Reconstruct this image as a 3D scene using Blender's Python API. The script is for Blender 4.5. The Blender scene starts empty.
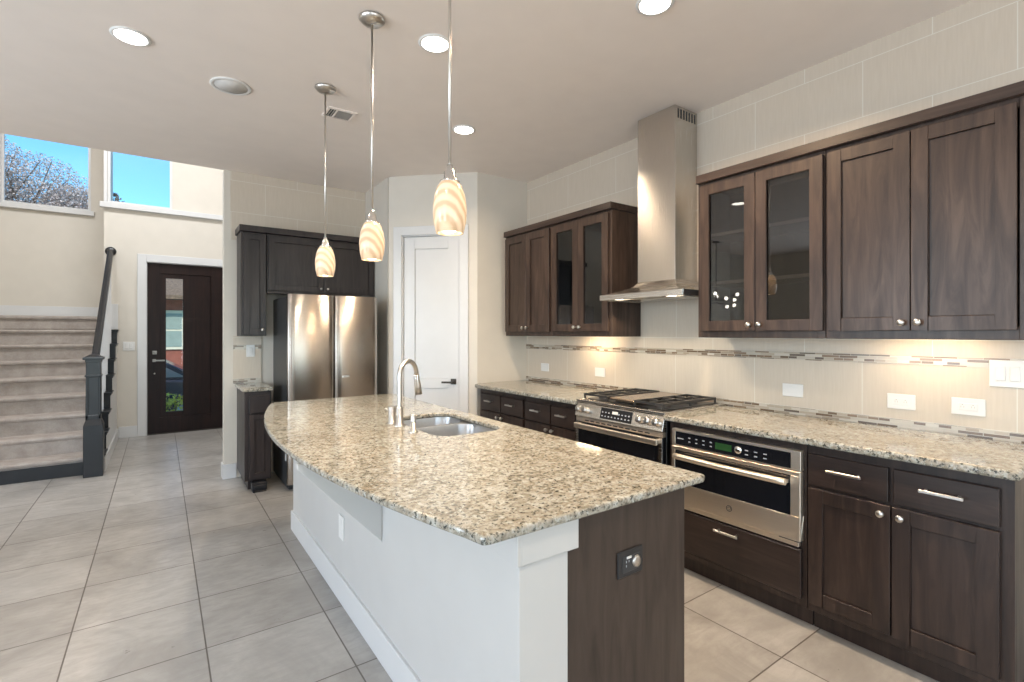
import bpy, bmesh, math, random
from mathutils import Vector, Matrix
random.seed(7)
C = bpy.context.scene.collection
SC = bpy.context.scene
PI = math.pi

# ------------------------------------------------------------------ camera
cam_d = bpy.data.cameras.new('camera'); cam = bpy.data.objects.new('camera', cam_d); C.objects.link(cam)
cam.location = (0, 0, 1.40); cam.rotation_euler = (PI/2, 0, -math.atan(352/496))
cam_d.sensor_width = 36; cam_d.lens = 496/1024*36; cam_d.shift_y = -8/1024; cam_d.clip_start = .05; cam_d.clip_end = 300
SC.camera = cam
# ------------------------------------------------------------------ view
SC.view_settings.view_transform = 'Standard'; SC.view_settings.look = 'None'
SC.view_settings.gamma = 1; SC.view_settings.use_curve_mapping = False
SC.view_settings.exposure = 0.27
SC.cycles.use_denoising = True
SC.cycles.max_bounces = 9; SC.cycles.diffuse_bounces = 5; SC.cycles.glossy_bounces = 5; SC.cycles.transparent_max_bounces = 10
SC.cycles.sample_clamp_indirect = 4.0; SC.cycles.caustics_reflective = False; SC.cycles.caustics_refractive = False
# ------------------------------------------------------------------ sky
wd = bpy.data.worlds.new('sky'); SC.world = wd; wd.use_nodes = True
wn = wd.node_tree.nodes; bg = wn['Background']
sky = wn.new('ShaderNodeTexSky'); sky.sky_type = 'NISHITA'; sky.sun_disc = False
sky.sun_elevation = math.radians(48); sky.sun_rotation = math.radians(150); sky.air_density = 1.0; sky.dust_density = .3; sky.ozone_density = 2.0
tint = wn.new('ShaderNodeMix'); tint.data_type = 'RGBA'; tint.blend_type = 'MULTIPLY'; tint.inputs[0].default_value = 1
tint.inputs[7].default_value = (.50, .88, 1.0, 1); wd.node_tree.links.new(sky.outputs[0], tint.inputs[6])
wd.node_tree.links.new(tint.outputs[2], bg.inputs[0]); bg.inputs[1].default_value = 0.24
# ------------------------------------------------------------------ sun
sd = bpy.data.lights.new('sun', 'SUN'); sd.energy = 3.0; sd.angle = .01; sd.color = (1, .95, .86)
so = bpy.data.objects.new('sun', sd); C.objects.link(so); so.rotation_euler = (math.radians(48), 0, math.radians(-12))
# ------------------------------------------------------------------ large area lights (daylight entering by the windows of the living side, plus an added foyer fill)
def area(name, loc, rot, sx, sy, power, color, shape='RECTANGLE', spread=PI):
    d = bpy.data.lights.new(name, 'AREA'); d.shape = shape; d.size = sx; d.size_y = sy; d.energy = power; d.color = color; d.spread = spread
    o = bpy.data.objects.new(name, d); C.objects.link(o); o.location = loc; o.rotation_euler = rot
    return o
area('window_daylight', (-1.2, -3.9, 1.45), (PI/2+.3, 0, 0), 2.0, 2.3, 44, (.86, .93, 1))
area('window_daylight', (1.6, -3.9, 1.45), (PI/2+.3, 0, 0), 2.0, 2.3, 46, (.90, .95, 1))
area('window_daylight', (-4.4, -1.2, 1.5), (PI/2+.08, 0, -PI/2), 2.0, 2.0, 112, (.76, .87, 1))
area('window_daylight', (-4.4, 2.6, 1.5), (PI/2+.08, 0, -PI/2), 2.0, 2.0, 112, (.76, .87, 1))
area('foyer_fill', (-.2, 6.0, 5.2), (math.radians(25), 0, 0), 2.6, .6, 105, (.93, .96, 1))  # added fill lamp under the foyer ceiling, brightens the front wall; no window here

# ================================================================== materials
M = {}
class N:
    def __init__(s, name):
        s.m = bpy.data.materials.new(name); s.m.use_nodes = True; s.t = s.m.node_tree; s.b = s.t.nodes['Principled BSDF']; M[name] = s.m
    def n(s, typ, **k):
        o = s.t.nodes.new(typ)
        for a, v in k.items(): setattr(o, a, v)
        return o
    def l(s, a, b): s.t.links.new(a, b)
    def val(s, sock, v):
        if hasattr(v, 'links') or hasattr(v, 'is_linked'): s.l(v, sock)
        else: sock.default_value = v
    def coord(s, scale=(1, 1, 1), loc=(0, 0, 0)):
        tc = s.n('ShaderNodeTexCoord'); mp = s.n('ShaderNodeMapping'); s.l(tc.outputs['Object'], mp.inputs[0])
        mp.inputs['Scale'].default_value = scale; mp.inputs['Location'].default_value = loc
        return mp.outputs[0]
    def noise(s, vec, scale, detail=4, rough=.5, dist=0):
        o = s.n('ShaderNodeTexNoise'); s.l(vec, o.inputs['Vector']); o.inputs['Scale'].default_value = scale
        o.inputs['Detail'].default_value = detail; o.inputs['Roughness'].default_value = rough; o.inputs['Distortion'].default_value = dist
        return o.outputs['Fac']
    def ramp(s, fac, pts, const=False):
        o = s.n('ShaderNodeValToRGB'); s.l(fac, o.inputs[0]); cr = o.color_ramp
        if const: cr.interpolation = 'CONSTANT'
        while len(cr.elements) < len(pts): cr.elements.new(.5)
        for e, (p, c) in zip(cr.elements, pts):
            e.position = p; e.color = (c if isinstance(c, tuple) else (c, c, c)) + (1,)
        return o.outputs[0]
    def mix(s, fac, a, b, mode='MIX'):
        o = s.n('ShaderNodeMix', data_type='RGBA', blend_type=mode)
        s.val(o.inputs[0], fac)
        for i, v in ((6, a), (7, b)):
            if isinstance(v, tuple): o.inputs[i].default_value = v + (1,)
            else: s.l(v, o.inputs[i])
        return o.outputs[2]
    def bump(s, h, strength=.2, dist=.002):
        o = s.n('ShaderNodeBump'); o.inputs['Strength'].default_value = strength; o.inputs['Distance'].default_value = dist
        s.l(h, o.inputs['Height']); s.l(o.outputs[0], s.b.inputs['Normal'])
    def set(s, color=None, rough=.5, metal=0, **k):
        if color is not None:
            if isinstance(color, tuple): s.b.inputs['Base Color'].default_value = color + (1,)
            else: s.l(color, s.b.inputs['Base Color'])
        s.val(s.b.inputs['Roughness'], rough); s.b.inputs['Metallic'].default_value = metal
        for a, v in k.items(): s.b.inputs[a].default_value = v
        return s.m

def simple(name, col, rough=.5, metal=0, var=.06, nscale=6, **k):
    x = N(name); v = x.noise(x.coord(), nscale, 3)
    c0 = tuple(max(0, q*(1-var)) for q in col); c1 = tuple(min(1, q*(1+var)) for q in col)
    x.set(x.ramp(v, [(.3, c0), (.7, c1)]), rough, metal, **k); return x

simple('wall_paint', (.64, .595, .525), .6, var=.02)
simple('ceiling_paint', (.87, .79, .725), .7, var=.015)
simple('white_paint', (.64, .64, .64), .32, var=.015)
simple('island_white', (.545, .535, .52), .38, var=.015)
simple('black_paint', (.010, .011, .014), .30, var=.2)
simple('black_glass', (.008, .009, .012), .06, var=.1)
simple('black_plastic', (.02, .02, .022), .4, var=.1)
simple('cast_iron', (.028, .026, .025), .45, var=.3, nscale=60)
simple('plastic_white', (.74, .73, .71), .35, var=.01)
simple('dark_slot', (.03, .03, .03), .6)
simple('dark_bronze', (.06, .05, .042), .38, metal=.7); simple('dull_nickel', (.30, .28, .26), .4, metal=.8)
simple('chrome', (.75, .74, .72), .16, metal=1)
simple('nickel', (.60, .575, .54), .28, metal=1)
simple('grille_grey', (.42, .39, .35), .6)
simple('fridge_side', (.05, .052, .055), .4, metal=.3)
simple('shelf_wood', (.30, .23, .18), .5)
simple('grey_mark', (.35, .37, .40), .5)
simple('green_led', (.008, .03, .008), .4).b.inputs['Emission Color'].default_value = (.15, .9, .2, 1)
M['green_led'].node_tree.nodes['Principled BSDF'].inputs['Emission Strength'].default_value = .03

def wood(name, scale, dark, mid, light, rough=.36, spec=.4):
    x = N(name); v = x.coord(scale)
    g = x.noise(v, 3.0, 8, .6, .8); b = x.noise(x.coord((1, 1, .7), (3, 1, 2)), 2.3, 3, .5)
    c = x.ramp(g, [(.25, dark), (.5, mid), (.78, light)])
    c = x.mix(.55, c, x.ramp(b, [(.3, (.45, .45, .45)), (.7, (1, 1, 1))]), 'MULTIPLY')
    # knots
    vo = x.n('ShaderNodeTexVoronoi'); x.l(x.coord((1, 1, .75)), vo.inputs['Vector']); vo.inputs['Scale'].default_value = 2.6
    k = x.ramp(vo.outputs['Distance'], [(.0, .18), (.055, 1.0)])
    c = x.mix(1.0, c, k, 'MULTIPLY')
    x.set(c, x.ramp(g, [(.2, rough+.06), (.8, rough-.04)])); x.bump(g, .12, .001); x.b.inputs['Specular IOR Level'].default_value = spec
    return x
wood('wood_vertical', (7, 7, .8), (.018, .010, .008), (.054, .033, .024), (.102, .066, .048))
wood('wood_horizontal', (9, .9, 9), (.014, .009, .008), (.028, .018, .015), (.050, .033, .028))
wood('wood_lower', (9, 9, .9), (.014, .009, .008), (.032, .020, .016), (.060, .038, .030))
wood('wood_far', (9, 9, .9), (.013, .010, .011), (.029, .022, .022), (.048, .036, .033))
wood('wood_door', (14, 14, .8), (.010, .005, .005), (.018, .009, .008), (.030, .013, .010), .38, .2)


def granite(name):
    x = N(name); v = x.coord()
    big = x.noise(v, 2.6, 4, .6, 1.2); med = x.noise(v, 30, 8, .70, .6); fine = x.noise(x.coord((1, 1, 1), (5, 2, 1)), 70, 6, .75)
    fine2 = x.noise(x.coord((1, 1, 1), (9, 1, 4)), 55, 5, .7)
    c = x.ramp(med, [(.30, (.10, .095, .075)), (.42, (.23, .212, .172)), (.50, (.325, .305, .255)), (.60, (.42, .42, .38)), (.74, (.27, .29, .27))])
    c = x.mix(x.ramp(big, [(.42, 0.0), (.68, .38)]), c, (.28, .21, .135))
    c = x.mix(x.ramp(fine2, [(.54, 0.0), (.62, .75)]), c, (.48, .50, .465))
    c = x.mix(x.ramp(fine, [(.415, 1.0), (.47, 0.0)]), c, (.045, .048, .042))
    x.set(c, .075, **{'Specular IOR Level': .55}); return x
granite('granite')

def floor_mat():
    x = N('floor_tile'); v = x.coord((1, 1, 1), (-.168, -3.084, 0))
    br = x.n('ShaderNodeTexBrick'); br.offset = 0; br.squash = 1; x.l(v, br.inputs['Vector'])
    br.inputs['Scale'].default_value = 1; br.inputs['Brick Width'].default_value = .505; br.inputs['Row Height'].default_value = .503
    br.inputs['Mortar Size'].default_value = .0036; br.inputs['Mortar Smooth'].default_value = .3; br.inputs['Bias'].default_value = 0
    br.inputs['Color1'].default_value = (0, 0, 0, 1); br.inputs['Color2'].default_value = (1, 1, 1, 1); br.inputs['Mortar'].default_value = (.5, .5, .5, 1)
    n1 = x.noise(x.coord(), 2.2, 6, .62, 1.0); n2 = x.noise(x.coord((1, 3, 1)), 9, 6, .7, .5)
    base = x.ramp(n1, [(.30, (.265, .25, .23)), (.5, (.36, .342, .318)), (.70, (.44, .42, .395))])
    base = x.mix(x.ramp(n2, [(.42, .0), (.66, .55)]), base, (.27, .25, .235))
    base = x.mix(.06, base, br.outputs['Color'])
    c = x.mix(br.outputs['Fac'], base, (.12, .105, .09))
    r = x.ramp(n2, [(.3, .27), (.7, .38)])
    x.set(c, r); inv = x.n('ShaderNodeMath', operation='SUBTRACT'); inv.inputs[0].default_value = 1; x.l(br.outputs['Fac'], inv.inputs[1])
    x.bump(inv.outputs[0], .5, .002)
floor_mat()

def wall_tile(name, ax, z0, h, y0, w=.598, off=.5):
    """large grey-beige rectangular wall tile; ax 1 = wall running in Y, 0 = wall running in X"""
    x = N(name); tc = x.n('ShaderNodeTexCoord'); sp = x.n('ShaderNodeSeparateXYZ'); x.l(tc.outputs['Object'], sp.inputs[0])
    cb = x.n('ShaderNodeCombineXYZ')
    a = x.n('ShaderNodeMath', operation='SUBTRACT'); x.l(sp.outputs[ax], a.inputs[0]); a.inputs[1].default_value = y0 - 20*w
    b = x.n('ShaderNodeMath', operation='SUBTRACT'); x.l(sp.outputs[2], b.inputs[0]); b.inputs[1].default_value = z0 - 20*h
    x.l(a.outputs[0], cb.inputs[0]); x.l(b.outputs[0], cb.inputs[1])
    br = x.n('ShaderNodeTexBrick'); br.offset = off; br.offset_frequency = 2; x.l(cb.outputs[0], br.inputs['Vector'])
    br.inputs['Scale'].default_value = 1; br.inputs['Brick Width'].default_value = w; br.inputs['Row Height'].default_value = h
    br.inputs['Mortar Size'].default_value = .0022; br.inputs['Mortar Smooth'].default_value = .2
    n = x.noise(x.coord((30, 30, 2)), 4, 4); base = x.ramp(n, [(.3, (.56, .485, .395)), (.7, (.595, .52, .43))])
    c = x.mix(br.outputs['Fac'], base, (.68, .65, .58))
    x.set(c, .36); x.bump(n, .02, .001)
wall_tile('tile_wall', 1, 2.88, .303, 1.695)
wall_tile('tile_backsplash', 1, .955, .40, 1.695, off=0)
wall_tile('tile_fridge_wall', 0, 2.875, .303, .857)
wall_tile('tile_small_backsplash', 0, .955, .40, .40, off=0)

def mosaic(name, ax, z0):
    x = N(name); tc = x.n('ShaderNodeTexCoord'); sp = x.n('ShaderNodeSeparateXYZ'); x.l(tc.outputs['Object'], sp.inputs[0])
    cb = x.n('ShaderNodeCombineXYZ'); a = x.n('ShaderNodeMath', operation='ADD'); x.l(sp.outputs[ax], a.inputs[0]); a.inputs[1].default_value = 20
    b = x.n('ShaderNodeMath', operation='SUBTRACT'); x.l(sp.outputs[2], b.inputs[0]); b.inputs[1].default_value = z0 - .15
    x.l(a.outputs[0], cb.inputs[0]); x.l(b.outputs[0], cb.inputs[1])
    br = x.n('ShaderNodeTexBrick'); br.offset = .37; br.offset_frequency = 2; br.squash = .55; br.squash_frequency = 3; x.l(cb.outputs[0], br.inputs['Vector'])
    br.inputs['Scale'].default_value = 1; br.inputs['Brick Width'].default_value = .09; br.inputs['Row Height'].default_value = .0147
    br.inputs['Mortar Size'].default_value = .0012; br.inputs['Color1'].default_value = (0, 0, 0, 1); br.inputs['Color2'].default_value = (1, 1, 1, 1); br.inputs['Mortar'].default_value = (.5, .5, .5, 1)
    c = x.ramp(br.outputs['Color'], [(0, (.15, .10, .065)), (.18, (.42, .36, .29)), (.34, (.22, .15, .10)), (.5, (.55, .50, .43)), (.60, (.13, .10, .08)), (.74, (.33, .27, .21)), (.88, (.48, .43, .36))], True)
    c = x.mix(br.outputs['Fac'], c, (.52, .47, .39)); x.set(c, .2)
mosaic('mosaic_side', 1, .911); mosaic('mosaic_back', 0, .911)

def steel(name, scale, base=(.62, .585, .54), rough=.26, amp=.05, aniso=.6, rot=0.0):
    x = N(name); g = x.noise(x.coord(scale), 1, 2, .5)
    x.set(x.ramp(g, [(.3, tuple(q*.95 for q in base)), (.7, base)]), x.ramp(g, [(.3, rough-amp*.5), (.7, rough+amp*.5)]), 1.0)
    x.b.inputs['Anisotropic'].default_value = aniso; x.b.inputs['Anisotropic Rotation'].default_value = rot
    tg = x.n('ShaderNodeTangent'); tg.direction_type = 'RADIAL'; tg.axis = 'Z'; x.l(tg.outputs[0], x.b.inputs['Tangent'])
steel('steel_horizontal', (6, 6, 500)); steel('steel_vertical', (400, 400, 4), rough=.25, aniso=.8, rot=.25); steel('steel_fridge', (4, 4, 1), (.44, .395, .35), .27, .0, .9, .25)
steel('steel_sink', (60, 60, 60), (.52, .52, .52), .32, aniso=0); steel('steel_floor_reflection', (6, 6, 500), (.90, .79, .66), .38, .01)  # oven steel tinted tan and bright, floor reflection put into the base colour

def carpet():
    x = N('carpet'); n = x.noise(x.coord(), 9, 5, .6); f = x.noise(x.coord(), 160, 3)
    c = x.ramp(n, [(.3, (.36, .31, .275)), (.7, (.50, .445, .405))]); c = x.mix(.35, c, x.ramp(f, [(.3, (.5, .5, .5)), (.7, (1, 1, 1))]), 'MULTIPLY')
    x.set(c, .95); x.bump(f, .8, .006)
carpet()

def glass(name, tint, refl, ior=1.5):
    x = N(name); t = x.t
    tr = x.n('ShaderNodeBsdfTransparent'); tr.inputs[0].default_value = tint + (1,)
    gl = x.n('ShaderNodeBsdfGlossy'); gl.inputs['Roughness'].default_value = .01; gl.inputs[0].default_value = (1, 1, 1, 1)
    fr = x.n('ShaderNodeFresnel'); fr.inputs[0].default_value = ior
    mu = x.n('ShaderNodeMath', operation='MULTIPLY_ADD'); x.l(fr.outputs[0], mu.inputs[0]); mu.inputs[1].default_value = 1.0; mu.inputs[2].default_value = refl
    mx = x.n('ShaderNodeMixShader'); x.l(mu.outputs[0], mx.inputs[0]); x.l(tr.outputs[0], mx.inputs[1]); x.l(gl.outputs[0], mx.inputs[2])
    x.l(mx.outputs[0], t.nodes['Material Output'].inputs[0])
glass('window_glass', (.97, .98, 1), .0, 1.3); glass('cabinet_glass', (.62, .60, .58), .03)

def emit(name, col, st):
    x = N(name); x.set(col, .4); x.b.inputs['Emission Color'].default_value = col + (1,); x.b.inputs['Emission Strength'].default_value = st
emit('can_lens', (1, .95, .86), 9); emit('bulb', (1, .86, .62), 14); emit('strip_lens', (1, .78, .48), 6); emit('globe_glow', (1, .93, .82), 12); emit('hood_lens', (1, .9, .72), 5)
def shade():
    x = N('shade_glass'); w = x.n('ShaderNodeTexWave'); x.l(x.coord((1, 1, .8), (.3, .1, 0)), w.inputs['Vector'])
    w.inputs['Scale'].default_value = 14; w.inputs['Distortion'].default_value = 2.0; w.inputs['Detail'].default_value = 3; w.inputs['Detail Scale'].default_value = 1.2
    w.bands_direction = 'DIAGONAL'
    c = x.ramp(w.outputs['Fac'], [(.1, (.56, .38, .24)), (.5, (.68, .49, .32)), (.9, (.74, .57, .40))]); x.set(c, .2)
    x.l(c, x.b.inputs['Emission Color']); x.b.inputs['Emission Strength'].default_value = .36
shade()
# outdoors
simple('lawn', (.16, .22, .07), .9, var=.3); simple('street', (.30, .29, .28), .9, var=.1); simple('hedge_leaf', (.70, .68, .07), .6, var=.4, nscale=30)
simple('bark', (.16, .12, .09), .9); simple('twig_leaf', (.60, .49, .44), .8, var=.35, nscale=9); simple('dark_leaf', (.12, .10, .08), .8)
simple('roof_shingle', (.20, .13, .08), .9, var=.35, nscale=14); simple('siding_red', (.30, .085, .05), .8, var=.15); simple('frame_cream', (.72, .64, .46), .6)
simple('pane_green', (.30, .36, .30), .15); simple('car_paint', (.035, .045, .07), .15, metal=.3); simple('tyre', (.02, .02, .02), .8); simple('car_window', (.22, .24, .25), .1)
simple('house_stone', (.5, .44, .36), .9, var=.2)

# ================================================================== mesh builder
class MB:
    def __init__(s, T=None): s.v = []; s.f = []; s.sm = []; s.T = T
    def add(s, vs, fs, smooth=False):
        b = len(s.v)
        for p in vs: s.v.append(tuple(s.T(*p)) if s.T else tuple(p))
        for f in fs: s.f.append([b+i for i in f]); s.sm.append(smooth)
        return s
    def box(s, x0, x1, y0, y1, z0, z1):
        x0, x1 = sorted((x0, x1)); y0, y1 = sorted((y0, y1)); z0, z1 = sorted((z0, z1))
        vs = [(x, y, z) for z in (z0, z1) for y in (y0, y1) for x in (x0, x1)]
        return s.add(vs, [(0, 2, 3, 1), (4, 5, 7, 6), (0, 1, 5, 4), (2, 6, 7, 3), (0, 4, 6, 2), (1, 3, 7, 5)])
    def prism(s, poly, z0, z1, smooth=False):
        n = len(poly); vs = [(x, y, z0) for x, y in poly] + [(x, y, z1) for x, y in poly]
        fs = [tuple(range(n))[::-1], tuple(range(n, 2*n))]
        s.add(vs, fs)
        b = len(s.v) - 2*n
        for i in range(n): s.f.append([b+i, b+(i+1) % n, b+n+(i+1) % n, b+n+i]); s.sm.append(smooth)
        return s
    def extr(s, poly, ax, a0, a1):
        """polygon extruded along axis ax (0 x, 1 y, 2 z); polygon in the other two axes in order"""
        n = len(poly)
        def mk(p, a):
            q = list(p); q.insert(ax, a); return tuple(q)
        vs = [mk(p, a0) for p in poly] + [mk(p, a1) for p in poly]
        fs = [tuple(range(n))[::-1], tuple(range(n, 2*n))] + [(i, (i+1) % n, n+(i+1) % n, n+i) for i in range(n)]
        return s.add(vs, fs)
    def tube(s, pts, r, seg=12, cap=True):
        pts = [Vector(p) for p in pts]; rs = r if isinstance(r, (list, tuple)) else [r]*len(pts)
        rings = []; prev = None
        for i, p in enumerate(pts):
            d = (pts[min(i+1, len(pts)-1)] - pts[max(i-1, 0)]).normalized()
            if prev is None:
                u = d.cross(Vector((0, 0, 1)));
                if u.length < .01: u = d.cross(Vector((1, 0, 0)))
                u.normalize()
            else:
                u = prev - d*prev.dot(d)
                u.normalize()
            prev = u; w = d.cross(u)
            rings.append([p + (u*math.cos(2*PI*k/seg) + w*math.sin(2*PI*k/seg))*rs[i] for k in range(seg)])
        vs = [q for ring in rings for q in ring]; fs = []
        for i in range(len(rings)-1):
            for k in range(seg): fs.append((i*seg+k, i*seg+(k+1) % seg, (i+1)*seg+(k+1) % seg, (i+1)*seg+k))
        s.add(vs, fs, True)
        if cap:
            s.add(rings[0], [tuple(range(seg))[::-1]]); s.add(rings[-1], [tuple(range(seg))])
        return s
    def lathe(s, prof, c=(0, 0, 0), seg=32, axis=None, cap=False):
        """prof (r, h) about +Z, or about direction axis"""
        A = Vector(axis or (0, 0, 1)).normalized(); q = Vector((0, 0, 1)).rotation_difference(A); c = Vector(c)
        vs = []; fs = []
        for r, h in prof:
            for k in range(seg): vs.append(c + q @ Vector((r*math.cos(2*PI*k/seg), r*math.sin(2*PI*k/seg), h)))
        for i in range(len(prof)-1):
            for k in range(seg): fs.append((i*seg+k, i*seg+(k+1) % seg, (i+1)*seg+(k+1) % seg, (i+1)*seg+k))
        s.add(vs, fs, True)
        if cap:
            s.add(vs[:seg], [tuple(range(seg))[::-1]]); s.add(vs[-seg:], [tuple(range(seg))])
        return s
    def loft(s, loops, smooth=True, close_last=False):
        n = len(loops[0]); vs = [p for l in loops for p in l]; fs = []
        for i in range(len(loops)-1):
            for k in range(n): fs.append((i*n+k, i*n+(k+1) % n, (i+1)*n+(k+1) % n, (i+1)*n+k))
        s.add(vs, fs, smooth)
        if close_last: s.add(loops[-1], [tuple(range(n))])
        return s
    def build(s, name, mat, parent=None, local=False, bevel=0, seg=1, tri=False):
        me = bpy.data.meshes.new(name); o = bpy.data.objects.new(name, me)
        off = Vector((0, 0, 0))
        if parent is not None:
            r = parent
            while r.parent: r = r.parent
            if not local: off = r.location
            o.parent = parent
        me.from_pydata([tuple(Vector(p) - off) for p in s.v], [], s.f); me.materials.append(M[mat])
        for p, sm in zip(me.polygons, s.sm): p.use_smooth = sm
        bm = bmesh.new(); bm.from_mesh(me); bmesh.ops.remove_doubles(bm, verts=bm.verts, dist=1e-6); bmesh.ops.recalc_face_normals(bm, faces=bm.faces); bm.to_mesh(me); bm.free()
        C.objects.link(o)
        if bevel:
            b = o.modifiers.new('bevel', 'BEVEL'); b.width = bevel; b.segments = seg; b.limit_method = 'ANGLE'; b.angle_limit = math.radians(40)
        return o

def tag(o, label=None, cat=None, group=None, kind=None):
    if label: o['label'] = label
    if cat: o['category'] = cat
    if group: o['group'] = group
    if kind: o['kind'] = kind
    return o
def thing(name, label, cat, loc=(0, 0, 0), rz=0, group=None):
    o = bpy.data.objects.new(name, None); C.objects.link(o); o.location = loc; o.rotation_euler = (0, 0, rz); o.empty_display_size = .1
    return tag(o, label, cat, group)
def struct(name, mb, mat, label=None, bevel=0):
    return tag(mb.build(name, mat, None, bevel=bevel), label, None, None, 'structure')
def copy_tree(o, parent=None):
    c = o.copy(); C.objects.link(c); c.parent = parent
    for ch in list(o.children): copy_tree(ch, c)
    return c
def rrect(x0, x1, y0, y1, r, n=6):
    pts = []
    for cx, cy, a in ((x1-r, y1-r, 0), (x0+r, y1-r, 90), (x0+r, y0+r, 180), (x1-r, y0+r, 270)):
        for k in range(n+1):
            t = math.radians(a + 90*k/n); pts.append((cx + r*math.cos(t), cy + r*math.sin(t)))
    return pts

# ================================================================== the room
H = 2.965; WX = 3.12; WY = 5.47; DY = 8.4
struct('floor', MB().box(-4.5, 3.3, -4.0, 9.3, -.1, 0), 'floor_tile', 'pale grey square floor tiles with thin dark grout')
struct('ceiling', MB().box(-4.6, 3.3, -4.1, 5.49, H, H+.12), 'ceiling_paint', 'beige painted flat ceiling')
struct('wall_right', MB().box(WX, 3.3, -4.1, 4.126, 0, H), 'tile_wall', 'wall of large pale beige rectangular tiles')
struct('wall_pantry', MB().prism([(2.515, 4.126), (3.3, 4.126), (3.3, 4.3), (2.689, 4.3), (2.60, 4.211)], 0, H), 'wall_paint')
# 45 degree wall with the pantry door opening; t runs from (2.515,4.126) to (1.87,4.771)
q2 = math.sqrt(.5)
def DG(t, c, z): return (2.515 - q2*t - q2*c, 4.126 + q2*t - q2*c, z)   # c = out towards the kitchen
LEN = .645/q2; o0, o1, oh = .172, .772, 2.372
m = MB(DG); m.box(0, o0, -.12, 0, 0, H); m.box(o1, LEN, -.12, 0, 0, H); m.box(o0, o1, -.12, 0, oh, H)
struct('wall_diagonal', m, 'wall_paint')
m = MB(DG); m.box(o0-.085, o0, 0, .018, 0, oh+.085); m.box(o1, o1+.085, 0, .018, 0, oh+.085); m.box(o0, o1, 0, .018, oh, oh+.085)
m.box(o0, o0+.012, -.12, 0, 0, oh); m.box(o1-.012, o1, -.12, 0, 0, oh); m.box(o0, o1, -.12, 0, oh-.012, oh)
struct('trim_1', m, 'white_paint', bevel=.002)
struct('wall_alcove', MB().box(1.87, 1.99, 4.80, WY-.0005, 0, H), 'wall_paint')
struct('wall_back', MB().box(.50, 1.99, WY, 5.60, 0, H), 'wall_paint')
struct('wall_tile_upper', MB().box(.553, 1.868, WY-.009, WY-.001, 2.30, H-.001), 'tile_fridge_wall')
struct('trim_2', MB().box(.575, .822, WY-.009, WY-.001, .955, 1.37), 'tile_small_backsplash')
m = MB().box(.575, .822, WY-.013, WY-.009, 1.24, 1.284); m.box(.575, .822, WY-.013, WY-.001, .911, .955)
struct('trim_3', m, 'mosaic_back')
struct('trim_4', MB().box(WX-.008, WX-.001, -.3, 4.125, .955, 1.285), 'tile_backsplash')
struct('trim_5', MB().box(WX-.012, WX-.001, -.3, 4.125, .911, .955), 'mosaic_side')
struct('trim_6', MB().box(WX-.012, WX-.008, -.3, 4.125, 1.24, 1.284), 'mosaic_side')
struct('baseboard_back', MB().box(.486, .604, WY-.014, WY-.001, 0, .14).box(.486, .499, WY-.014, 5.61, 0, .14), 'white_paint', bevel=.002)
# living side behind the camera
def wall_with_holes(name, ax, pos, th, a0, a1, z0, z1, holes, mat='wall_paint'):
    m = MB()
    def b(p0, p1, q0, q1):
        if p1-p0 < 1e-4 or q1-q0 < 1e-4: return
        if ax == 1: m.box(p0, p1, pos, pos+th, q0, q1)
        else: m.box(pos, pos+th, p0, p1, q0, q1)
    c = a0
    for h0, h1, g0, g1 in sorted(holes):
        b(c, h0, z0, z1); b(h0, h1, z0, g0); b(h0, h1, g1, z1); c = h1
    b(c, a1, z0, z1); return struct(name, m, mat)
wall_with_holes('wall_rear', 1, -4.15, .15, -4.6, 3.3, 0, H, [(-2.2, -.2, .3, 2.6), (.6, 2.6, .3, 2.6)])
wall_with_holes('wall_left', 0, -4.65, .15, -4.15, 5.6, 0, H, [(-2.2, -.2, .5, 2.5), (1.6, 3.6, .5, 2.5)])
struct('wall_stair_front', MB().box(-4.6, -2.3, WY, 5.6, 0, H), 'wall_paint')
struct('wall_stair_left', MB().box(-2.42, -2.3, 5.6, 9.32, 0, 5.5), 'wall_paint')
struct('wall_header', MB().box(-4.6, 2.1, 5.37, 5.49, H+.12, 5.5), 'wall_paint')
struct('wall_foyer_right', MB().box(1.99, 2.11, 5.6, 8.52, 0, 5.5), 'wall_paint')
struct('ceiling_foyer', MB().box(-4.6, 2.1, 5.3, 9.4, 5.5, 5.6), 'ceiling_paint')
wall_with_holes('wall_landing', 1, 9.2, .12, -2.42, -.6, 0, 5.5, [(-1.70, -.80, 3.12, 4.5)])
dx0, dx1, dh = -.150, .772, 2.372
m = MB(); m.box(-.6, dx0, DY, DY+.12, 0, 3.115); m.box(dx1, 2.11, DY, DY+.12, 0, 3.115); m.box(dx0, dx1, DY, DY+.12, dh, 3.115)
m.box(-.6, -.56, DY, DY+.12, 3.115, 4.5); m.box(.14, 2.11, DY, DY+.12, 3.115, 4.5); m.box(-.6, 2.11, DY, DY+.12, 4.5, 5.5)
struct('wall_front', m, 'wall_paint')
struct('wall_stairwell_side', MB().box(-.6, -.562, DY+.12, 9.32, 0, 5.5), 'wall_paint')

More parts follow.
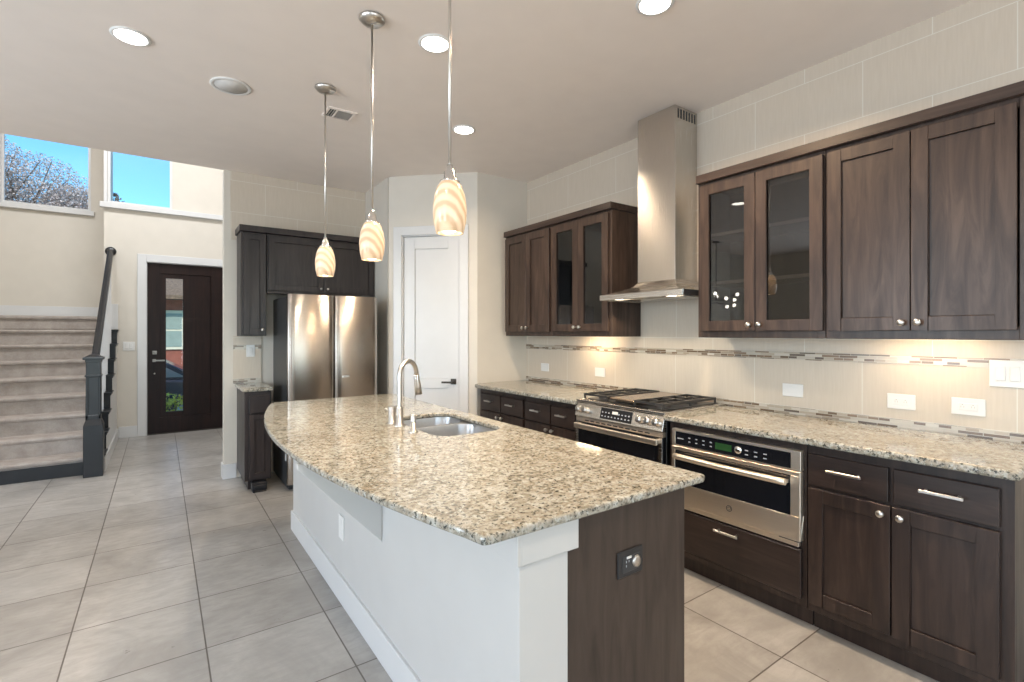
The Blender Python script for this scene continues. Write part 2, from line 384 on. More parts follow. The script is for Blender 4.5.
def window(name, x0, x1, z0, z1, y, depth, lab, mull=None):
    m = MB(); f = .028
    m.box(x0, x0+f, y-.01, y+.03, z0, z1); m.box(x1-f, x1, y-.01, y+.03, z0, z1); m.box(x0+f, x1-f, y-.01, y+.03, z0, z0+f); m.box(x0+f, x1-f, y-.01, y+.03, z1-f, z1)
    o = tag(m.build(name, 'white_paint'), lab, None, None, 'structure')
    MB().box(x0+f, x1-f, y+.006, y+.012, z0+f, z1-f).build('window_pane', 'window_glass', o)
    return o
w1 = window('window_1', -1.70, -.80, 3.12, 4.5, 9.2, .12, 'high window over the stair landing showing a bare tree')
MB().box(-1.80, -.76, 9.14, 9.215, 3.055, 3.12).build('window_sill', 'white_paint', w1, bevel=.004)
MB().box(-1.77, -1.702, 9.17, 9.199, 3.12, 4.5).build('window_casing', 'white_paint', w1)
w2 = window('window_2', -.56, .14, 3.115, 4.5, DY, .12, 'high window above the front door filled with blue sky')
MB().box(-.64, 1.98, DY-.06, DY+.015, 3.045, 3.115).build('window_sill', 'white_paint', w2, bevel=.004)
MB().box(-.60, -.565, DY-.015, DY-.001, 3.12, 4.5).build('window_casing', 'white_paint', w2)
# rear and left windows (frames, so daylight has a window to come by)
for i, (a0, a1, z0, z1, ax) in enumerate([(-2.2, -.2, .3, 2.6, 1), (.6, 2.6, .3, 2.6, 1), (-2.2, -.2, .5, 2.5, 0), (1.6, 3.6, .5, 2.5, 0)]):
    m = MB(); f = .05; c = (a0+a1)/2
    for p0, p1, q0, q1 in ((a0, a0+f, z0, z1), (a1-f, a1, z0, z1), (c-f/2, c+f/2, z0+f, z1-f), (a0+f, a1-f, z0, z0+f), (a0+f, a1-f, z1-f, z1)):
        if ax == 1: m.box(p0, p1, -4.10, -4.04, q0, q1)
        else: m.box(-4.60, -4.54, p0, p1, q0, q1)
    struct('window_%d' % (i+3), m, 'white_paint')

# ---------------------------------------------------------------- front door
fd = tag(bpy.data.objects.new('door_1', None), 'dark stained front door with a tall narrow glass lite', None, None, 'structure'); C.objects.link(fd); fd.location = (.31, DY, 0)
m = MB(); X0, X1, Z1 = dx0+.008, dx1-.008, dh-.008; G = (.068, .265, .30, 2.165); P = (.0, .604, .226, 2.225); yb, yf = DY+.075, DY+.03
m.box(X0, P[0], yf, yb, .012, Z1); m.box(P[1], X1, yf, yb, .012, Z1); m.box(P[0], P[1], yf, yb, .012, P[2]); m.box(P[0], P[1], yf, yb, P[3], Z1)
m.box(P[0], G[0], yf+.012, yb-.005, P[2], P[3]); m.box(G[1], P[1], yf+.012, yb-.005, P[2], P[3])
m.box(G[0], G[1], yf+.012, yb-.005, P[2], G[2]); m.box(G[0], G[1], yf+.012, yb-.005, G[3], P[3])
m.build('door_leaf', 'wood_door', fd, bevel=.003)
MB().box(G[0]-.004, G[1]+.004, yf+.022, yf+.03, G[2], G[3]).build('door_glass', 'window_glass', fd)
m = MB(); m.box(-.085, -.045, yf-.012, yf-.001, 1.00, 1.04); m.tube([(-.065, yf-.01, 1.02), (-.065, yf-.05, 1.02)], .010); m.box(-.075, .055, yf-.062, yf-.046, 1.010, 1.030)
m.build('door_handle', 'dull_nickel', fd, bevel=.003)
m = MB(); m.box(-.085, -.035, yf-.014, yf-.001, 1.105, 1.155); m.lathe([(.014, 0), (.014, .012), (0, .012)], (-.06, yf-.014, 1.13), 16, (0, -1, 0))
m.build('deadbolt', 'dull_nickel', fd, bevel=.003)
MB().lathe([(.011, 0), (.011, .008), (0, .01)], (-.062, yf, .84), 16, (0, -1, 0)).build('door_peg', 'nickel', fd)
m = MB(); cs = .10
m.box(dx0-cs, dx0, DY-.022, DY-.001, 0, dh+cs); m.box(dx1, dx1+cs, DY-.022, DY-.001, 0, dh+cs); m.box(dx0, dx1, DY-.022, DY-.001, dh, dh+cs)
m.box(dx0, dx0+.008, DY-.001, DY+.12, 0, dh); m.box(dx1-.008, dx1, DY-.001, DY+.12, 0, dh); m.box(dx0, dx1, DY, DY+.12, dh-.008, dh)
struct('trim_7', m, 'white_paint', bevel=.003)
struct('trim_8', MB().box(dx0, dx1, DY+.01, DY+.14, 0, .012), 'dark_bronze')
struct('baseboard_front', MB().box(-.449, dx0-cs, DY-.015, DY-.001, 0, .15), 'white_paint', bevel=.002)

# ---------------------------------------------------------------- pantry door
pd = tag(bpy.data.objects.new('door_2', None), 'white two panel pantry door with a dark lever handle', None, None, 'structure'); C.objects.link(pd)
pd.location = DG((o0+o1)/2, 0, 0)
d0, d1 = o0+.015, o1-.015; cf, cb = -.018, -.056
m = MB(DG); st = .112
m.box(d0, d0+st, cb, cf, .012, oh-.015); m.box(d1-st, d1, cb, cf, .012, oh-.015)
m.box(d0+st, d1-st, cb, cf, oh-.015-.12, oh-.015); m.box(d0+st, d1-st, cb, cf, .85, .95); m.box(d0+st, d1-st, cb, cf, .012, .2)
m.box(d0+st, d1-st, cb+.005, cf-.012, .95, oh-.135); m.box(d0+st, d1-st, cb+.005, cf-.012, .2, .85)
m.build('door_leaf', 'white_paint', pd, bevel=.003)
m = MB(DG); m.box(d0+.03, d0+.085, cf, cf+.008, .895, .950); m.tube([(d0+.055, cf, .917), (d0+.055, cf+.05, .917)], .010); m.box(d0+.045, d0+.165, cf+.04, cf+.055, .908, .926)
m.build('door_handle', 'dark_bronze', pd, bevel=.002)
for z in (.3, 1.22, 2.13):
    m = MB(DG); m.tube([(d1+.006, cf+.006, z-.045), (d1+.006, cf+.006, z+.045)], .007, 8); m.box(d1-.002, d1+.012, cf-.002, cf+.004, z-.045, z+.045)
    m.build('hinge', 'nickel', pd)

# ---------------------------------------------------------------- stairs
SY, RG, RS, SX0, SX1 = 6.45, .27, .18, -2.29, -.555
stc = thing('staircase', 'carpeted staircase with black newel post and handrail climbing beside the front door', 'stairs', (-1.4, SY, 0))
for n in range(1, 9):
    y = SY + (n-1)*RG; z = n*RS
    prof = [(y, z-RS if n > 1 else .125), (y, z-.045), (y-.022, z-.038), (y-.03, z-.02), (y-.026, z-.006), (y-.012, z), (y+RG+.02, z), (y+RG+.02, z-.12), (y+.05, z-RS if n > 1 else .125)]
    MB().extr(prof, 0, SX0, SX1 if y+RG < DY-.05 else -.606).build('carpeted_step', 'carpet', stc)
MB().box(SX0, -.606, SY+8*RG, 9.198, 8*RS, 9*RS).build('landing', 'carpet', stc, bevel=.015, seg=2)
MB().box(SX0, -.606, SY+8*RG-.03, SY+8*RG+.01, 9*RS-.045, 9*RS).build('landing_nosing', 'carpet', stc, bevel=.015, seg=2)
MB().box(SX0, SX1, SY-.015, SY+.03, 0, .125).build('bottom_riser_board', 'black_paint', stc, bevel=.003)
for n in range(1, 9):
    y = SY + (n-1)*RG; z = n*RS; ye = min(y+RG+.012, DY-.002)
    m = MB().box(SX1, -.455, y, ye, z-.032, z); m.box(SX1, -.462, y+.014, y+.03, z-RS, z-.032); m.box(SX1, -.447, y-.014, ye, z-.010, z+.004)
    m.build('stepped_tread_end', 'black_paint', stc, bevel=.002)
poly = [(SY+.032, 0)]
for n in range(1, 9): poly += [(SY+(n-1)*RG+.032, n*RS-.034), (SY+n*RG+.03, n*RS-.034)]
poly[-1] = (DY-.002, 8*RS-.034); poly.append((DY-.002, 0))
MB().extr(poly, 0, -.545, -.466).build('side_stringer', 'white_paint', stc)
MB().box(-.465, -.450, SY+.02, DY-.003, 0, .13).build('stair_baseboard', 'white_paint', stc)
struct('baseboard_landing', MB().box(SX0, -.602, 9.184, 9.199, 9*RS, 9*RS+.145), 'white_paint', bevel=.002)
struct('trim_9', MB().box(-.600, -.455, DY-.016, DY-.001, 8*RS+.01, 8*RS+.345), 'white_paint')

rail = stc
nx, ny, a = -.53, 6.355, .075
m = MB(); m.box(nx-a, nx+a, ny-a, ny+a, 0, .50)
m.loft([[(nx+sx*w, ny+sy*w, z) for sx, sy in ((-1, -1), (1, -1), (1, 1), (-1, 1))] for w, z in ((.075, .50), (.056, .56))], False)
# shaft with sunk panels
s_ = .056
m.box(nx-s_+.008, nx+s_-.008, ny-s_+.008, ny+s_-.008, .56, .985)
for sx in (-1, 1):
    for sy in (-1, 1): m.box(nx+sx*(s_-.018), nx+sx*s_, ny+sy*(s_-.018), ny+sy*s_, .56, .985)
m.box(nx-s_, nx+s_, ny-s_, ny+s_, .56, .60); m.box(nx-s_, nx+s_, ny-s_, ny+s_, .965, 1.14)
m.box(nx-.064, nx+.064, ny-.064, ny+.064, .975, .992); m.box(nx-.062, nx+.062, ny-.062, ny+.062, 1.115, 1.14)
m.build('newel_post', 'black_paint', rail, bevel=.003)
m = MB(); m.box(nx-.078, nx+.078, ny-.078, ny+.078, 1.14, 1.165)
m.loft([[(nx+sx*w, ny+sy*w, z) for sx, sy in ((-1, -1), (1, -1), (1, 1), (-1, 1))] for w, z in ((.07, 1.165), (.03, 1.19), (.005, 1.195))], False, True)
m.build('newel_cap', 'black_paint', rail, bevel=.002)
RX = -.530; ra = Vector((RX, 6.41, 1.10)); rb = Vector((RX, DY-.03, 2.47)); dv = (rb-ra).normalized(); up = Vector((1, 0, 0)).cross(dv)*1
sec = [(-.030, -.028), (.030, -.028), (.030, -.008), (.022, -.002), (.032, .010), (.028, .026), (.012, .034), (-.012, .034), (-.028, .026), (-.032, .010), (-.022, -.002), (-.030, -.008)]
MB().loft([[p + Vector((1, 0, 0))*x + up*z for x, z in sec] for p in (ra, rb)], False, True).build('handrail', 'black_paint', rail)
m = MB().lathe([(.058, 0), (.060, .010), (.052, .022), (0, .024)], (RX, DY-.001, 2.475), 24, (0, -1, 0)); m.build('wall_rosette', 'black_paint', rail)
for n in range(1, 8):
    for k in (.075, .205):
        y = SY + (n-1)*RG + k
        if y > DY-.05: continue
        t = (y-ra.y)/(rb.y-ra.y); zt = ra.z + t*(rb.z-ra.z) - .038
        MB().box(-.543, -.517, y-.013, y+.013, n*RS+.004, zt).build('baluster', 'white_paint', rail)

# ---------------------------------------------------------------- cabinets
def TR(xf):    # faces -X: (a along Y, b up, c out of the face)
    return lambda a, b, c: (xf - c, a, b)
def TF(yf):    # faces -Y: (a along X, b up, c out)
    return lambda a, b, c: (a, yf - c, b)
def shaker(T, a0, a1, b0, b1, name, mat, parent, rail=.062, t=.02, glass=None):
    m = MB(T)
    m.box(a0, a0+rail, b0, b1, 0, t); m.box(a1-rail, a1, b0, b1, 0, t); m.box(a0+rail, a1-rail, b0, b0+rail, 0, t); m.box(a0+rail, a1-rail, b1-rail, b1, 0, t)
    if not glass: m.box(a0+rail, a1-rail, b0+rail, b1-rail, 0, t-.011)
    o = m.build(name, mat, parent, bevel=.0018)
    if glass: MB(T).box(a0+rail-.004, a1-rail+.004, b0+rail-.004, b1-rail+.004, .006, .010).build('glass_pane', glass, o)
    return o
def knob(T, a, b, parent, t=.02, r=.0145):
    p = Vector(T(a, b, t)); q = Vector(T(a, b, t+.03)); d = (q-p)
    MB().lathe([(.006, 0), (.006, .012), (r*.8, .016), (r, .019), (r, .026), (r*.85, .029), (0, .029)], p, 20, d).build('knob', 'nickel', parent)
def bar(T, a, b, parent, L=.13, t=.02):
    m = MB(T); m.box(a-L/2, a+L/2, b-.006, b+.006, t+.024, t+.034); m.box(a-L/2+.012, a-L/2+.022, b-.005, b+.005, t, t+.026); m.box(a+L/2-.022, a+L/2-.012, b-.005, b+.005, t, t+.026)
    m.build('handle', 'nickel', parent, bevel=.0015)
def slab(T, a0, a1, b0, b1, parent, mat='wood_horizontal', t=.02, L=.13, hb=None):
    m = MB(T).box(a0, a1, b0, b1, 0, t); o = m.build('drawer', mat, parent, bevel=.003)
    bar(T, (a0+a1)/2, hb or (b0+b1)/2+.012, o, L, t); return o

UXF = 2.79
def upper(name, y0, y1, label, doors, glass, group=None, endpanel=None):
    t = thing(name, label, 'cabinet', (WX-.165, (y0+y1)/2, 1.372), 0, group)
    xb = WX-.001; z0, z1 = 1.372, 2.338; p = .018
    m = MB(); m.box(UXF+.02, xb, y0, y0+p, z0, z1); m.box(UXF+.02, xb, y1-p, y1, z0, z1); m.box(UXF+.02, xb, y0+p, y1-p, 1.405, 1.405+p); m.box(UXF+.02, xb, y0+p, y1-p, z1-p, z1); m.box(xb-.006, xb, y0+p, y1-p, 1.42, z1-p)
    m.box(UXF, UXF+.02, y0, y0+.036, z0, z1); m.box(UXF, UXF+.02, y1-.036, y1, z0, z1); m.box(UXF, UXF+.02, y0+.036, y1-.036, z0, 1.425); m.box(UXF, UXF+.02, y0+.036, y1-.036, 2.30, z1)
    m.build('cabinet_body', 'wood_vertical', t, bevel=.0012)
    T = TR(UXF-.001); ym = (doors[0]+doors[1])/2
    if glass:
        for z in (1.70, 2.00): MB().box(UXF+.03, xb-.008, y0+p+.001, y1-p-.001, z, z+.02).build('shelf', 'shelf_wood', t)
    A = shaker(T, doors[0], ym-.002, 1.412, 2.318, 'door', 'wood_vertical', t, glass='cabinet_glass' if glass else None)
    B = shaker(T, ym+.002, doors[1], 1.412, 2.318, 'door', 'wood_vertical', t, glass='cabinet_glass' if glass else None)
    knob(T, ym-.03, 1.448, A); knob(T, ym+.03, 1.448, B)
    return t
upper('wall_cabinet', .405, 1.143, 'brown solid two door wall cabinet at the right edge above the outlets', (.446, 1.130), False)
upper('wall_cabinet', 1.147, 1.885, 'brown glass door wall cabinet on the near side of the range hood', (1.153, 1.860), True)
upper('wall_cabinet', 2.625, 3.325, 'brown glass door wall cabinet on the far side of the range hood', (2.650, 3.308), True)
upper('wall_cabinet', 3.329, 4.035, 'brown solid two door wall cabinet beside the pantry wall', (3.347, 4.020), False)
def crown(y0, y1, label):
    m = MB(); m.box(UXF-.028, WX-.001, y0-.012, y1, 2.340, 2.392); m.box(UXF-.012, WX-.001, y0-.004, y1, 2.3385, 2.350)
    tag(m.build('crown_moulding', 'wood_horizontal' if 0 else 'wood_upper_crown', None, bevel=.003), label, 'moulding')
wood('wood_upper_crown', (9, .9, 9), (.022, .013, .010), (.048, .030, .023), (.085, .056, .042))
crown(.40, 1.886, 'brown flat crown strip topping the wall cabinets on the near side of the hood')
crown(2.624, 4.036, 'brown flat crown strip topping the wall cabinets on the far side of the hood')

BX = 2.49
def base(name, y0, y1, label, open_top=None):
    t = thing(name, label, 'cabinet', ((BX+WX)/2, (y0+y1)/2, 0)); xb = WX-.001
    return t, xb
def carcass(t, y0, y1, mat='wood_lower', top=.878, hole=None):
    xb = WX-.014; p = .018; m = MB()
    m.box(BX+.02, xb, y0, y0+p, .10, top); m.box(BX+.02, xb, y1-p, y1, .10, top); m.box(BX+.02, xb, y0+p, y1-p, .10, .118); m.box(xb-.006, xb, y0+p, y1-p, .118, top)
    m.box(BX+.06, xb, y0+.001, y1-.001, .0, .10)
    if hole:
        a0, a1, b0, b1 = hole
        m.box(BX, BX+.02, y0, a0, .10, top); m.box(BX, BX+.02, a1, y1, .10, top); m.box(BX, BX+.02, a0, a1, .10, b0); m.box(BX, BX+.02, a0, a1, b1, top)
    else: m.box(BX, BX+.02, y0, y1, .10, top)
    m.build('cabinet_body', mat, t, bevel=.0012)
TB = TR(BX-.001)
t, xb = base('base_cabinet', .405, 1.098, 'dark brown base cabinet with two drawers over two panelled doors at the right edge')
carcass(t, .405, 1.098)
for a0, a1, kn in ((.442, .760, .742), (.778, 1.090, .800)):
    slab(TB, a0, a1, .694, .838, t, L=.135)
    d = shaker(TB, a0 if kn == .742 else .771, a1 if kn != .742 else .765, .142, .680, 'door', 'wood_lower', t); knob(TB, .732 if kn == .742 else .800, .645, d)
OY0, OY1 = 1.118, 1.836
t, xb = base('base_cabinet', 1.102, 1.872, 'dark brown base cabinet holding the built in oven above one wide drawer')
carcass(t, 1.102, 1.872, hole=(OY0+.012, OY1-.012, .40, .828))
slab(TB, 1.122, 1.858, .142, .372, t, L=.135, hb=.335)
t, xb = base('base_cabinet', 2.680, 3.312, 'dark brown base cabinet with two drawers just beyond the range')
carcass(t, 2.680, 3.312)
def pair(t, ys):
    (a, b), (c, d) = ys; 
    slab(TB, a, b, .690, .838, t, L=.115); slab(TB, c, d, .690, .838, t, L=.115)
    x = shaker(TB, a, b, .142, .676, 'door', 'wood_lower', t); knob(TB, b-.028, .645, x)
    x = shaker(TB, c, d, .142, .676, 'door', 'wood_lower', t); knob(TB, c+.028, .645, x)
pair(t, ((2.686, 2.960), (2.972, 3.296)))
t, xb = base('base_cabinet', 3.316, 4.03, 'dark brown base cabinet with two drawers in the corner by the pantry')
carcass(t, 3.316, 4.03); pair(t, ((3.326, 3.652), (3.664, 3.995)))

# granite worktops
def top_poly(name, poly, z0, z1, label, bev=.010, cut=None):
    m = MB().prism(poly, z0, z1); o = m.build(name, 'granite', None, bevel=0)
    if cut:
        c = MB().prism(cut, z0-.1, z1+.1).build('cutter', 'granite', None)
        b = o.modifiers.new('b', 'BOOLEAN'); b.operation = 'DIFFERENCE'; b.object = c; b.solver = 'EXACT'
        dg = bpy.context.evaluated_depsgraph_get(); me = bpy.data.meshes.new_from_object(o.evaluated_get(dg)); o.modifiers.clear(); o.data = me
        bpy.data.objects.remove(c, do_unlink=True)
    b = o.modifiers.new('bevel', 'BEVEL'); b.width = bev; b.segments = 3; b.limit_method = 'ANGLE'; b.angle_limit = math.radians(50)
    return tag(o, label, 'countertop')
CX = 2.44; ZT = .914; ZB = .880
top_poly('countertop', [(CX, .385), (WX-.013, .385), (WX-.013, 1.887), (CX, 1.887)], ZB, ZT, 'speckled granite worktop over the oven and base cabinets on the near side of the range')
top_poly('countertop', [(CX, 2.661), (WX-.013, 2.661), (WX-.013, 4.122), (2.52, 4.122), (CX, 4.05)], ZB, ZT, 'speckled granite worktop running from the range to the pantry wall')

# ---------------------------------------------------------------- fridge wall cabinets
FY = 5.17
t = thing('wall_cabinet', 'dark narrow single door wall cabinet left of the refrigerator', 'cabinet', (.71, 5.3, 1.372))
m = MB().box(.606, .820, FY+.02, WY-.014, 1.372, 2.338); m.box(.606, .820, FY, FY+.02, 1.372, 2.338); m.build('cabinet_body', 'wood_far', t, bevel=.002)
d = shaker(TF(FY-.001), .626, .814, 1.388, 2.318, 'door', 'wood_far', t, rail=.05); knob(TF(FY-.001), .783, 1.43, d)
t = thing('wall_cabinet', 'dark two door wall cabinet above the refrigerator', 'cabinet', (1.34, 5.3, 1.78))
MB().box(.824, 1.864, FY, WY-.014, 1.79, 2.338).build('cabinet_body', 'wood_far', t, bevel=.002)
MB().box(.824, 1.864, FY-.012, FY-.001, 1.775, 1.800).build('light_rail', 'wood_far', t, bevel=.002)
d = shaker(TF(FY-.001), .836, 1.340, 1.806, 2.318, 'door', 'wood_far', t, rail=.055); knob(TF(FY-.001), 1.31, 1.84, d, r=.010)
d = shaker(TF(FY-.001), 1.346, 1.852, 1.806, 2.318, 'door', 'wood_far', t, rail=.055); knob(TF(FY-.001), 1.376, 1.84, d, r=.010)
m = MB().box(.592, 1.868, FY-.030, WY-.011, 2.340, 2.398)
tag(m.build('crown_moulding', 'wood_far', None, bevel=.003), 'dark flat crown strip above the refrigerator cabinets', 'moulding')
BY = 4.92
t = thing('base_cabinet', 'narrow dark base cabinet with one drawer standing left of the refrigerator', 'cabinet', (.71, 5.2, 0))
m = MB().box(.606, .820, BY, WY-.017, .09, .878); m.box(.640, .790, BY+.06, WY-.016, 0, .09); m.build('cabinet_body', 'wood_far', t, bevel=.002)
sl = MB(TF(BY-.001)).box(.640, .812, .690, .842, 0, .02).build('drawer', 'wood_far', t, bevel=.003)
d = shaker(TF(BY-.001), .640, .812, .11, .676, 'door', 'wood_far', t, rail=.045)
m = MB().box(.655, .775, BY-.075, BY-.001, .012, .085); m.box(.668, .762, BY-.085, BY-.075, .03, .065); m.box(.66, .77, BY-.08, BY+.03, 0, .012)
m.build('toe_kick_pedal', 'black_paint', t, bevel=.006)
top_poly('countertop', [(.590, BY-.025), (.835, BY-.025), (.835, WY-.014), (.590, WY-.014)], ZB, ZT, 'small speckled granite worktop on the narrow cabinet left of the refrigerator', .008)

# ---------------------------------------------------------------- refrigerator
FX0, FX1, FF, FB, FH = .915, 1.722, 4.665, 5.40, 1.745
t = thing('refrigerator', 'stainless steel french door refrigerator with dark grey sides', 'refrigerator', ((FX0+FX1)/2, 5.0, 0))
MB().box(FX0+.004, FX1-.004, FF+.075, FB, .03, FH-.015).box(FX0+.02, FX1-.02, FF+.10, FB-.02, 0, .03).build('refrigerator_body', 'fridge_side', t, bevel=.006, seg=2)
def curved_door(x0, x1, z0, z1, name, bul=.010, n=14):
    m = MB(); pts = []
    for i in range(n+1):
        s = i/n; x = x0 + (x1-x0)*s; e = min(s, 1-s)
        yy = FF + .012 - bul*4*s*(1-s) + (.012 if e == 0 else 0)
        pts.append((x, yy))
    poly = pts + [(x1, FF+.070), (x0, FF+.070)]
    m.prism(poly, z0, z1, smooth=True); return m.build(name, 'steel_fridge', t, bevel=.003)
mid = 1.3165
A = curved_door(FX0, mid-.003, .72, FH, 'door'); B = curved_door(mid+.003, FX1, .72, FH, 'door')
Cc = curved_door(FX0, FX1, .06, .71, 'freezer_drawer')
for a, c in ((mid-.038, A), (mid+.038, B)):
    pass
MB().box(FX0+.05, FX1-.05, FF-.020, FF-.003, .655, .69).build('drawer_grip', 'steel_horizontal', Cc, bevel=.005)
MB().box(1.385, 1.445, FF+.001, FF+.012, .985, 1.005).build('maker_badge', 'chrome', B, bevel=.001)
for x in (FX0+.07, FX1-.13): MB().box(x, x+.06, FF+.04, FF+.14, FH+.0005, FH+.014).build('hinge_cover', 'fridge_side', t, bevel=.004)
MB().box(FX0-.0015, FX0+.003, FF+.10, FF+.135, .26, .32).build('care_label', 'plastic_white', t)

# ---------------------------------------------------------------- range hood
hc = 2.277
t = thing('range_hood', 'tall stainless steel chimney hood on the tile wall above the range', 'range hood', (2.98, hc, 1.64))
hx, hy0, hy1 = 2.655, 1.907, 2.620; xw = WX-.002; cx, cy0, cy1 = 2.868, 2.117, 2.442
m = MB(); m.box(cx, xw, cy0, cy1, 1.765, H-.003); m.build('chimney', 'steel_vertical', t, bevel=.0015)
m = MB(); z0, z1 = 1.676, 1.77
m.loft([[(hx+.004, hy0+.004, z0), (xw, hy0+.004, z0), (xw, hy1-.004, z0), (hx+.004, hy1-.004, z0)],
        [(hx+.03, hy0+.03, z0+.006), (xw, hy0+.03, z0+.006), (xw, hy1-.03, z0+.006), (hx+.03, hy1-.03, z0+.006)],
        [(cx-.03, cy0-.03, z0+.055), (xw, cy0-.03, z0+.055), (xw, cy1+.03, z0+.055), (cx-.03, cy1+.03, z0+.055)],
        [(cx, cy0, z1), (xw, cy0, z1), (xw, cy1, z1), (cx, cy1, z1)]], False)
can_ = m.build('canopy', 'steel_horizontal', t)
m = MB(); m.box(hx, hx+.012, hy0, hy1, 1.638, 1.677); m.box(hx+.012, xw, hy1-.012, hy1, 1.638, 1.677); m.box(hx+.012, xw, hy0, hy0+.012, 1.638, 1.677); m.box(hx+.012, xw, hy0+.012, hy1-.012, 1.646, 1.652)
m.build('canopy_rim', 'steel_horizontal', t, bevel=.0015)
MB().box(hx+.012, xw-.02, hy0-.003, hy0-.0002, 1.641, 1.675).build('side_grille', 'black_plastic', t)
for k in range(2): MB().box(hx+.10, xw-.06, hy0+.06+k*.30, hy0+.33+k*.30, 1.638, 1.6455).build('grease_filter', 'steel_vertical', t, bevel=.002)
for y in (hy0+.13, hy1-.13): MB().lathe([(.034, 0), (.034, .004), (.0, .004)], (hx+.06, y, 1.6455), 20, (0, 0, -1)).build('hood_lamp', 'hood_lens', t)
m = MB()
for k in range(7):
    x = cx+.028+k*.031
    m.box(x, x+.014, cy0-.0015, cy0+.001, H-.085, H-.022)
m.build('vent_slots', 'dark_slot', t)

# ---------------------------------------------------------------- range
RY0, RY1, RX = 1.893, 2.655, 2.452
t = thing('range', 'stainless slide in gas range with black oven door under the hood', 'range', (2.77, (RY0+RY1)/2, 0))
m = MB().box(RX+.03, WX-.03, RY0, RY1, .06, .905); m.box(RX+.09, WX-.05, RY0+.02, RY1-.02, 0, .06); m.build('range_body', 'black_paint', t, bevel=.003)
m = MB().box(RX+.004, WX-.02, RY0-.004, RY1+.004, .9055, .924); m.build('cooktop', 'steel_horizontal', t, bevel=.004, seg=2)
MB().box(RX+.06, WX-.05, RY0+.03, RY1-.03, .9242, .929).build('burner_tray', 'black_paint', t, bevel=.003)
# sloping control panel
m = MB().extr([(RX+.03, .805), (RX-.012, .810), (RX+.012, .900), (RX+.03, .9045)], 1, RY0, RY1)
# extr with axis 1: polygon is (x, z)
cp = m.build('control_panel', 'steel_horizontal', t, bevel=.002)
nrm = Vector((-.09, 0, .024)).normalized()
def onp(y, s): return Vector((RX-.012+.024*s, y, .810+.09*s))    # s 0..1 up the slope
for y in (2.607, 2.540, 2.060, 1.995, 1.932):
    m = MB().lathe([(.026, 0), (.026, .005), (.019, .008), (.022, .034), (.019, .038), (0, .039)], onp(y, .52), 24, nrm)
    k = m.build('knob', 'nickel', t); 
    p = onp(y, .52) + nrm*.0392; m2 = MB(); m2.box(p.x-.001, p.x+.0012, y-.0025, y+.0025, p.z-.014, p.z+.014); m2.build('pointer', 'steel_vertical', k)
def slopebox(y0, y1, s0, s1, th):
    m = MB(); a, b = onp(0, s0), onp(0, s1); o = nrm*th
    vs = []
    for y in (y0, y1):
        for p in (a, b, b+o, a+o): vs.append((p.x, y, p.z))
    m.add(vs, [(0, 1, 2, 3), (7, 6, 5, 4), (0, 4, 5, 1), (1, 5, 6, 2), (2, 6, 7, 3), (3, 7, 4, 0)]); return m
dp = slopebox(2.135, 2.410, .12, .92, .0015).build('touch_display', 'black_glass', t)
m = MB()
for i in range(9):
    for j in (.28, .55):
        if 3 <= i <= 4 and j > .5: continue
        y = 2.395 - i*.029
        sb = slopebox(y-.010, y+.002, j, j+.09, .0022); m.add(sb.v, sb.f)
m.build('touch_marking', 'grey_mark', dp)
sb = slopebox(2.255, 2.305, .55, .75, .0022); sb.build('clock_digits', 'plastic_white', dp)
m = MB().box(RX-.002, RX+.029, RY0+.004, RY1-.004, .772, .803); m.build('vent_strip', 'steel_floor_reflection', t)
m = MB()
for k in range(11): y = RY0+.10+k*.053; m.box(RX-.0035, RX-.001, y, y+.036, .781, .788)
m.build('vent_slots', 'dark_slot', t)
od = MB().box(RX-.004, RX+.029, RY0+.004, RY1-.004, .235, .768).build('oven_door', 'black_glass', t, bevel=.004)
m = MB().box(RX-.008, RX-.0035, RY1-.030, RY1-.004, .235, .768); m.box(RX-.008, RX-.0035, RY0+.004, RY0+.030, .235, .768); m.box(RX-.008, RX-.0035, RY0+.03, RY1-.03, .235, .262)
m.build('door_trim', 'steel_horizontal', od, bevel=.001)
m = MB().box(RX-.052, RX-.034, RY0+.012, RY1-.03, .730, .766); m.box(RX-.036, RX-.004, RY0+.018, RY0+.045, .735, .762); m.box(RX-.036, RX-.004, RY1-.065, RY1-.038, .735, .762)
m.build('handle', 'steel_floor_reflection', od, bevel=.005, seg=2)
MB().box(RX-.004, RX+.029, RY0+.004, RY1-.004, .07, .228).build('warming_drawer', 'steel_horizontal', t, bevel=.004)
# burners and grates
for y in (2.025, 2.523):
    for x in (2.62, 2.90):
        m = MB().lathe([(.050, 0), (.050, .010), (.038, .014), (.038, .022), (.034, .026), (0, .026)], (x, y, .929), 24)
        m.build('burner', 'cast_iron', t)
def grate(y0, y1):
    m = MB(); z0, z1 = .953, .967; b = .012; x0, x1 = RX+.045, WX-.065
    m.box(x0, x1, y0, y0+b, z0, z1); m.box(x0, x1, y1-b, y1, z0, z1); m.box(x0, x0+b, y0+b, y1-b, z0, z1); m.box(x1-b, x1, y0+b, y1-b, z0, z1)
    xm = (x0+x1)/2; m.box(xm-b/2, xm+b/2, y0+b, y1-b, z0, z1); ym = (y0+y1)/2; m.box(x0+b, xm-b/2, ym-b/2, ym+b/2, z0+.001, z1+.001); m.box(xm+b/2, x1-b, ym-b/2, ym+b/2, z0+.001, z1+.001)
    for xq in ((x0+xm)/2, (x1+xm)/2):
        m.box(xq-b/2, xq+b/2, y0+b, ym-.035, z0+.001, z1+.001); m.box(xq-b/2, xq+b/2, ym+.035, y1-b, z0+.001, z1+.001)
    for x in (x0, xm-b/2, x1-b):
        for y in (y0, y1-b): m.box(x, x+b, y, y+b, .930, z0)
    m.build('grate', 'cast_iron', t, bevel=.002)
grate(RY0+.035, RY0+.265); grate(RY1-.265, RY1-.035)
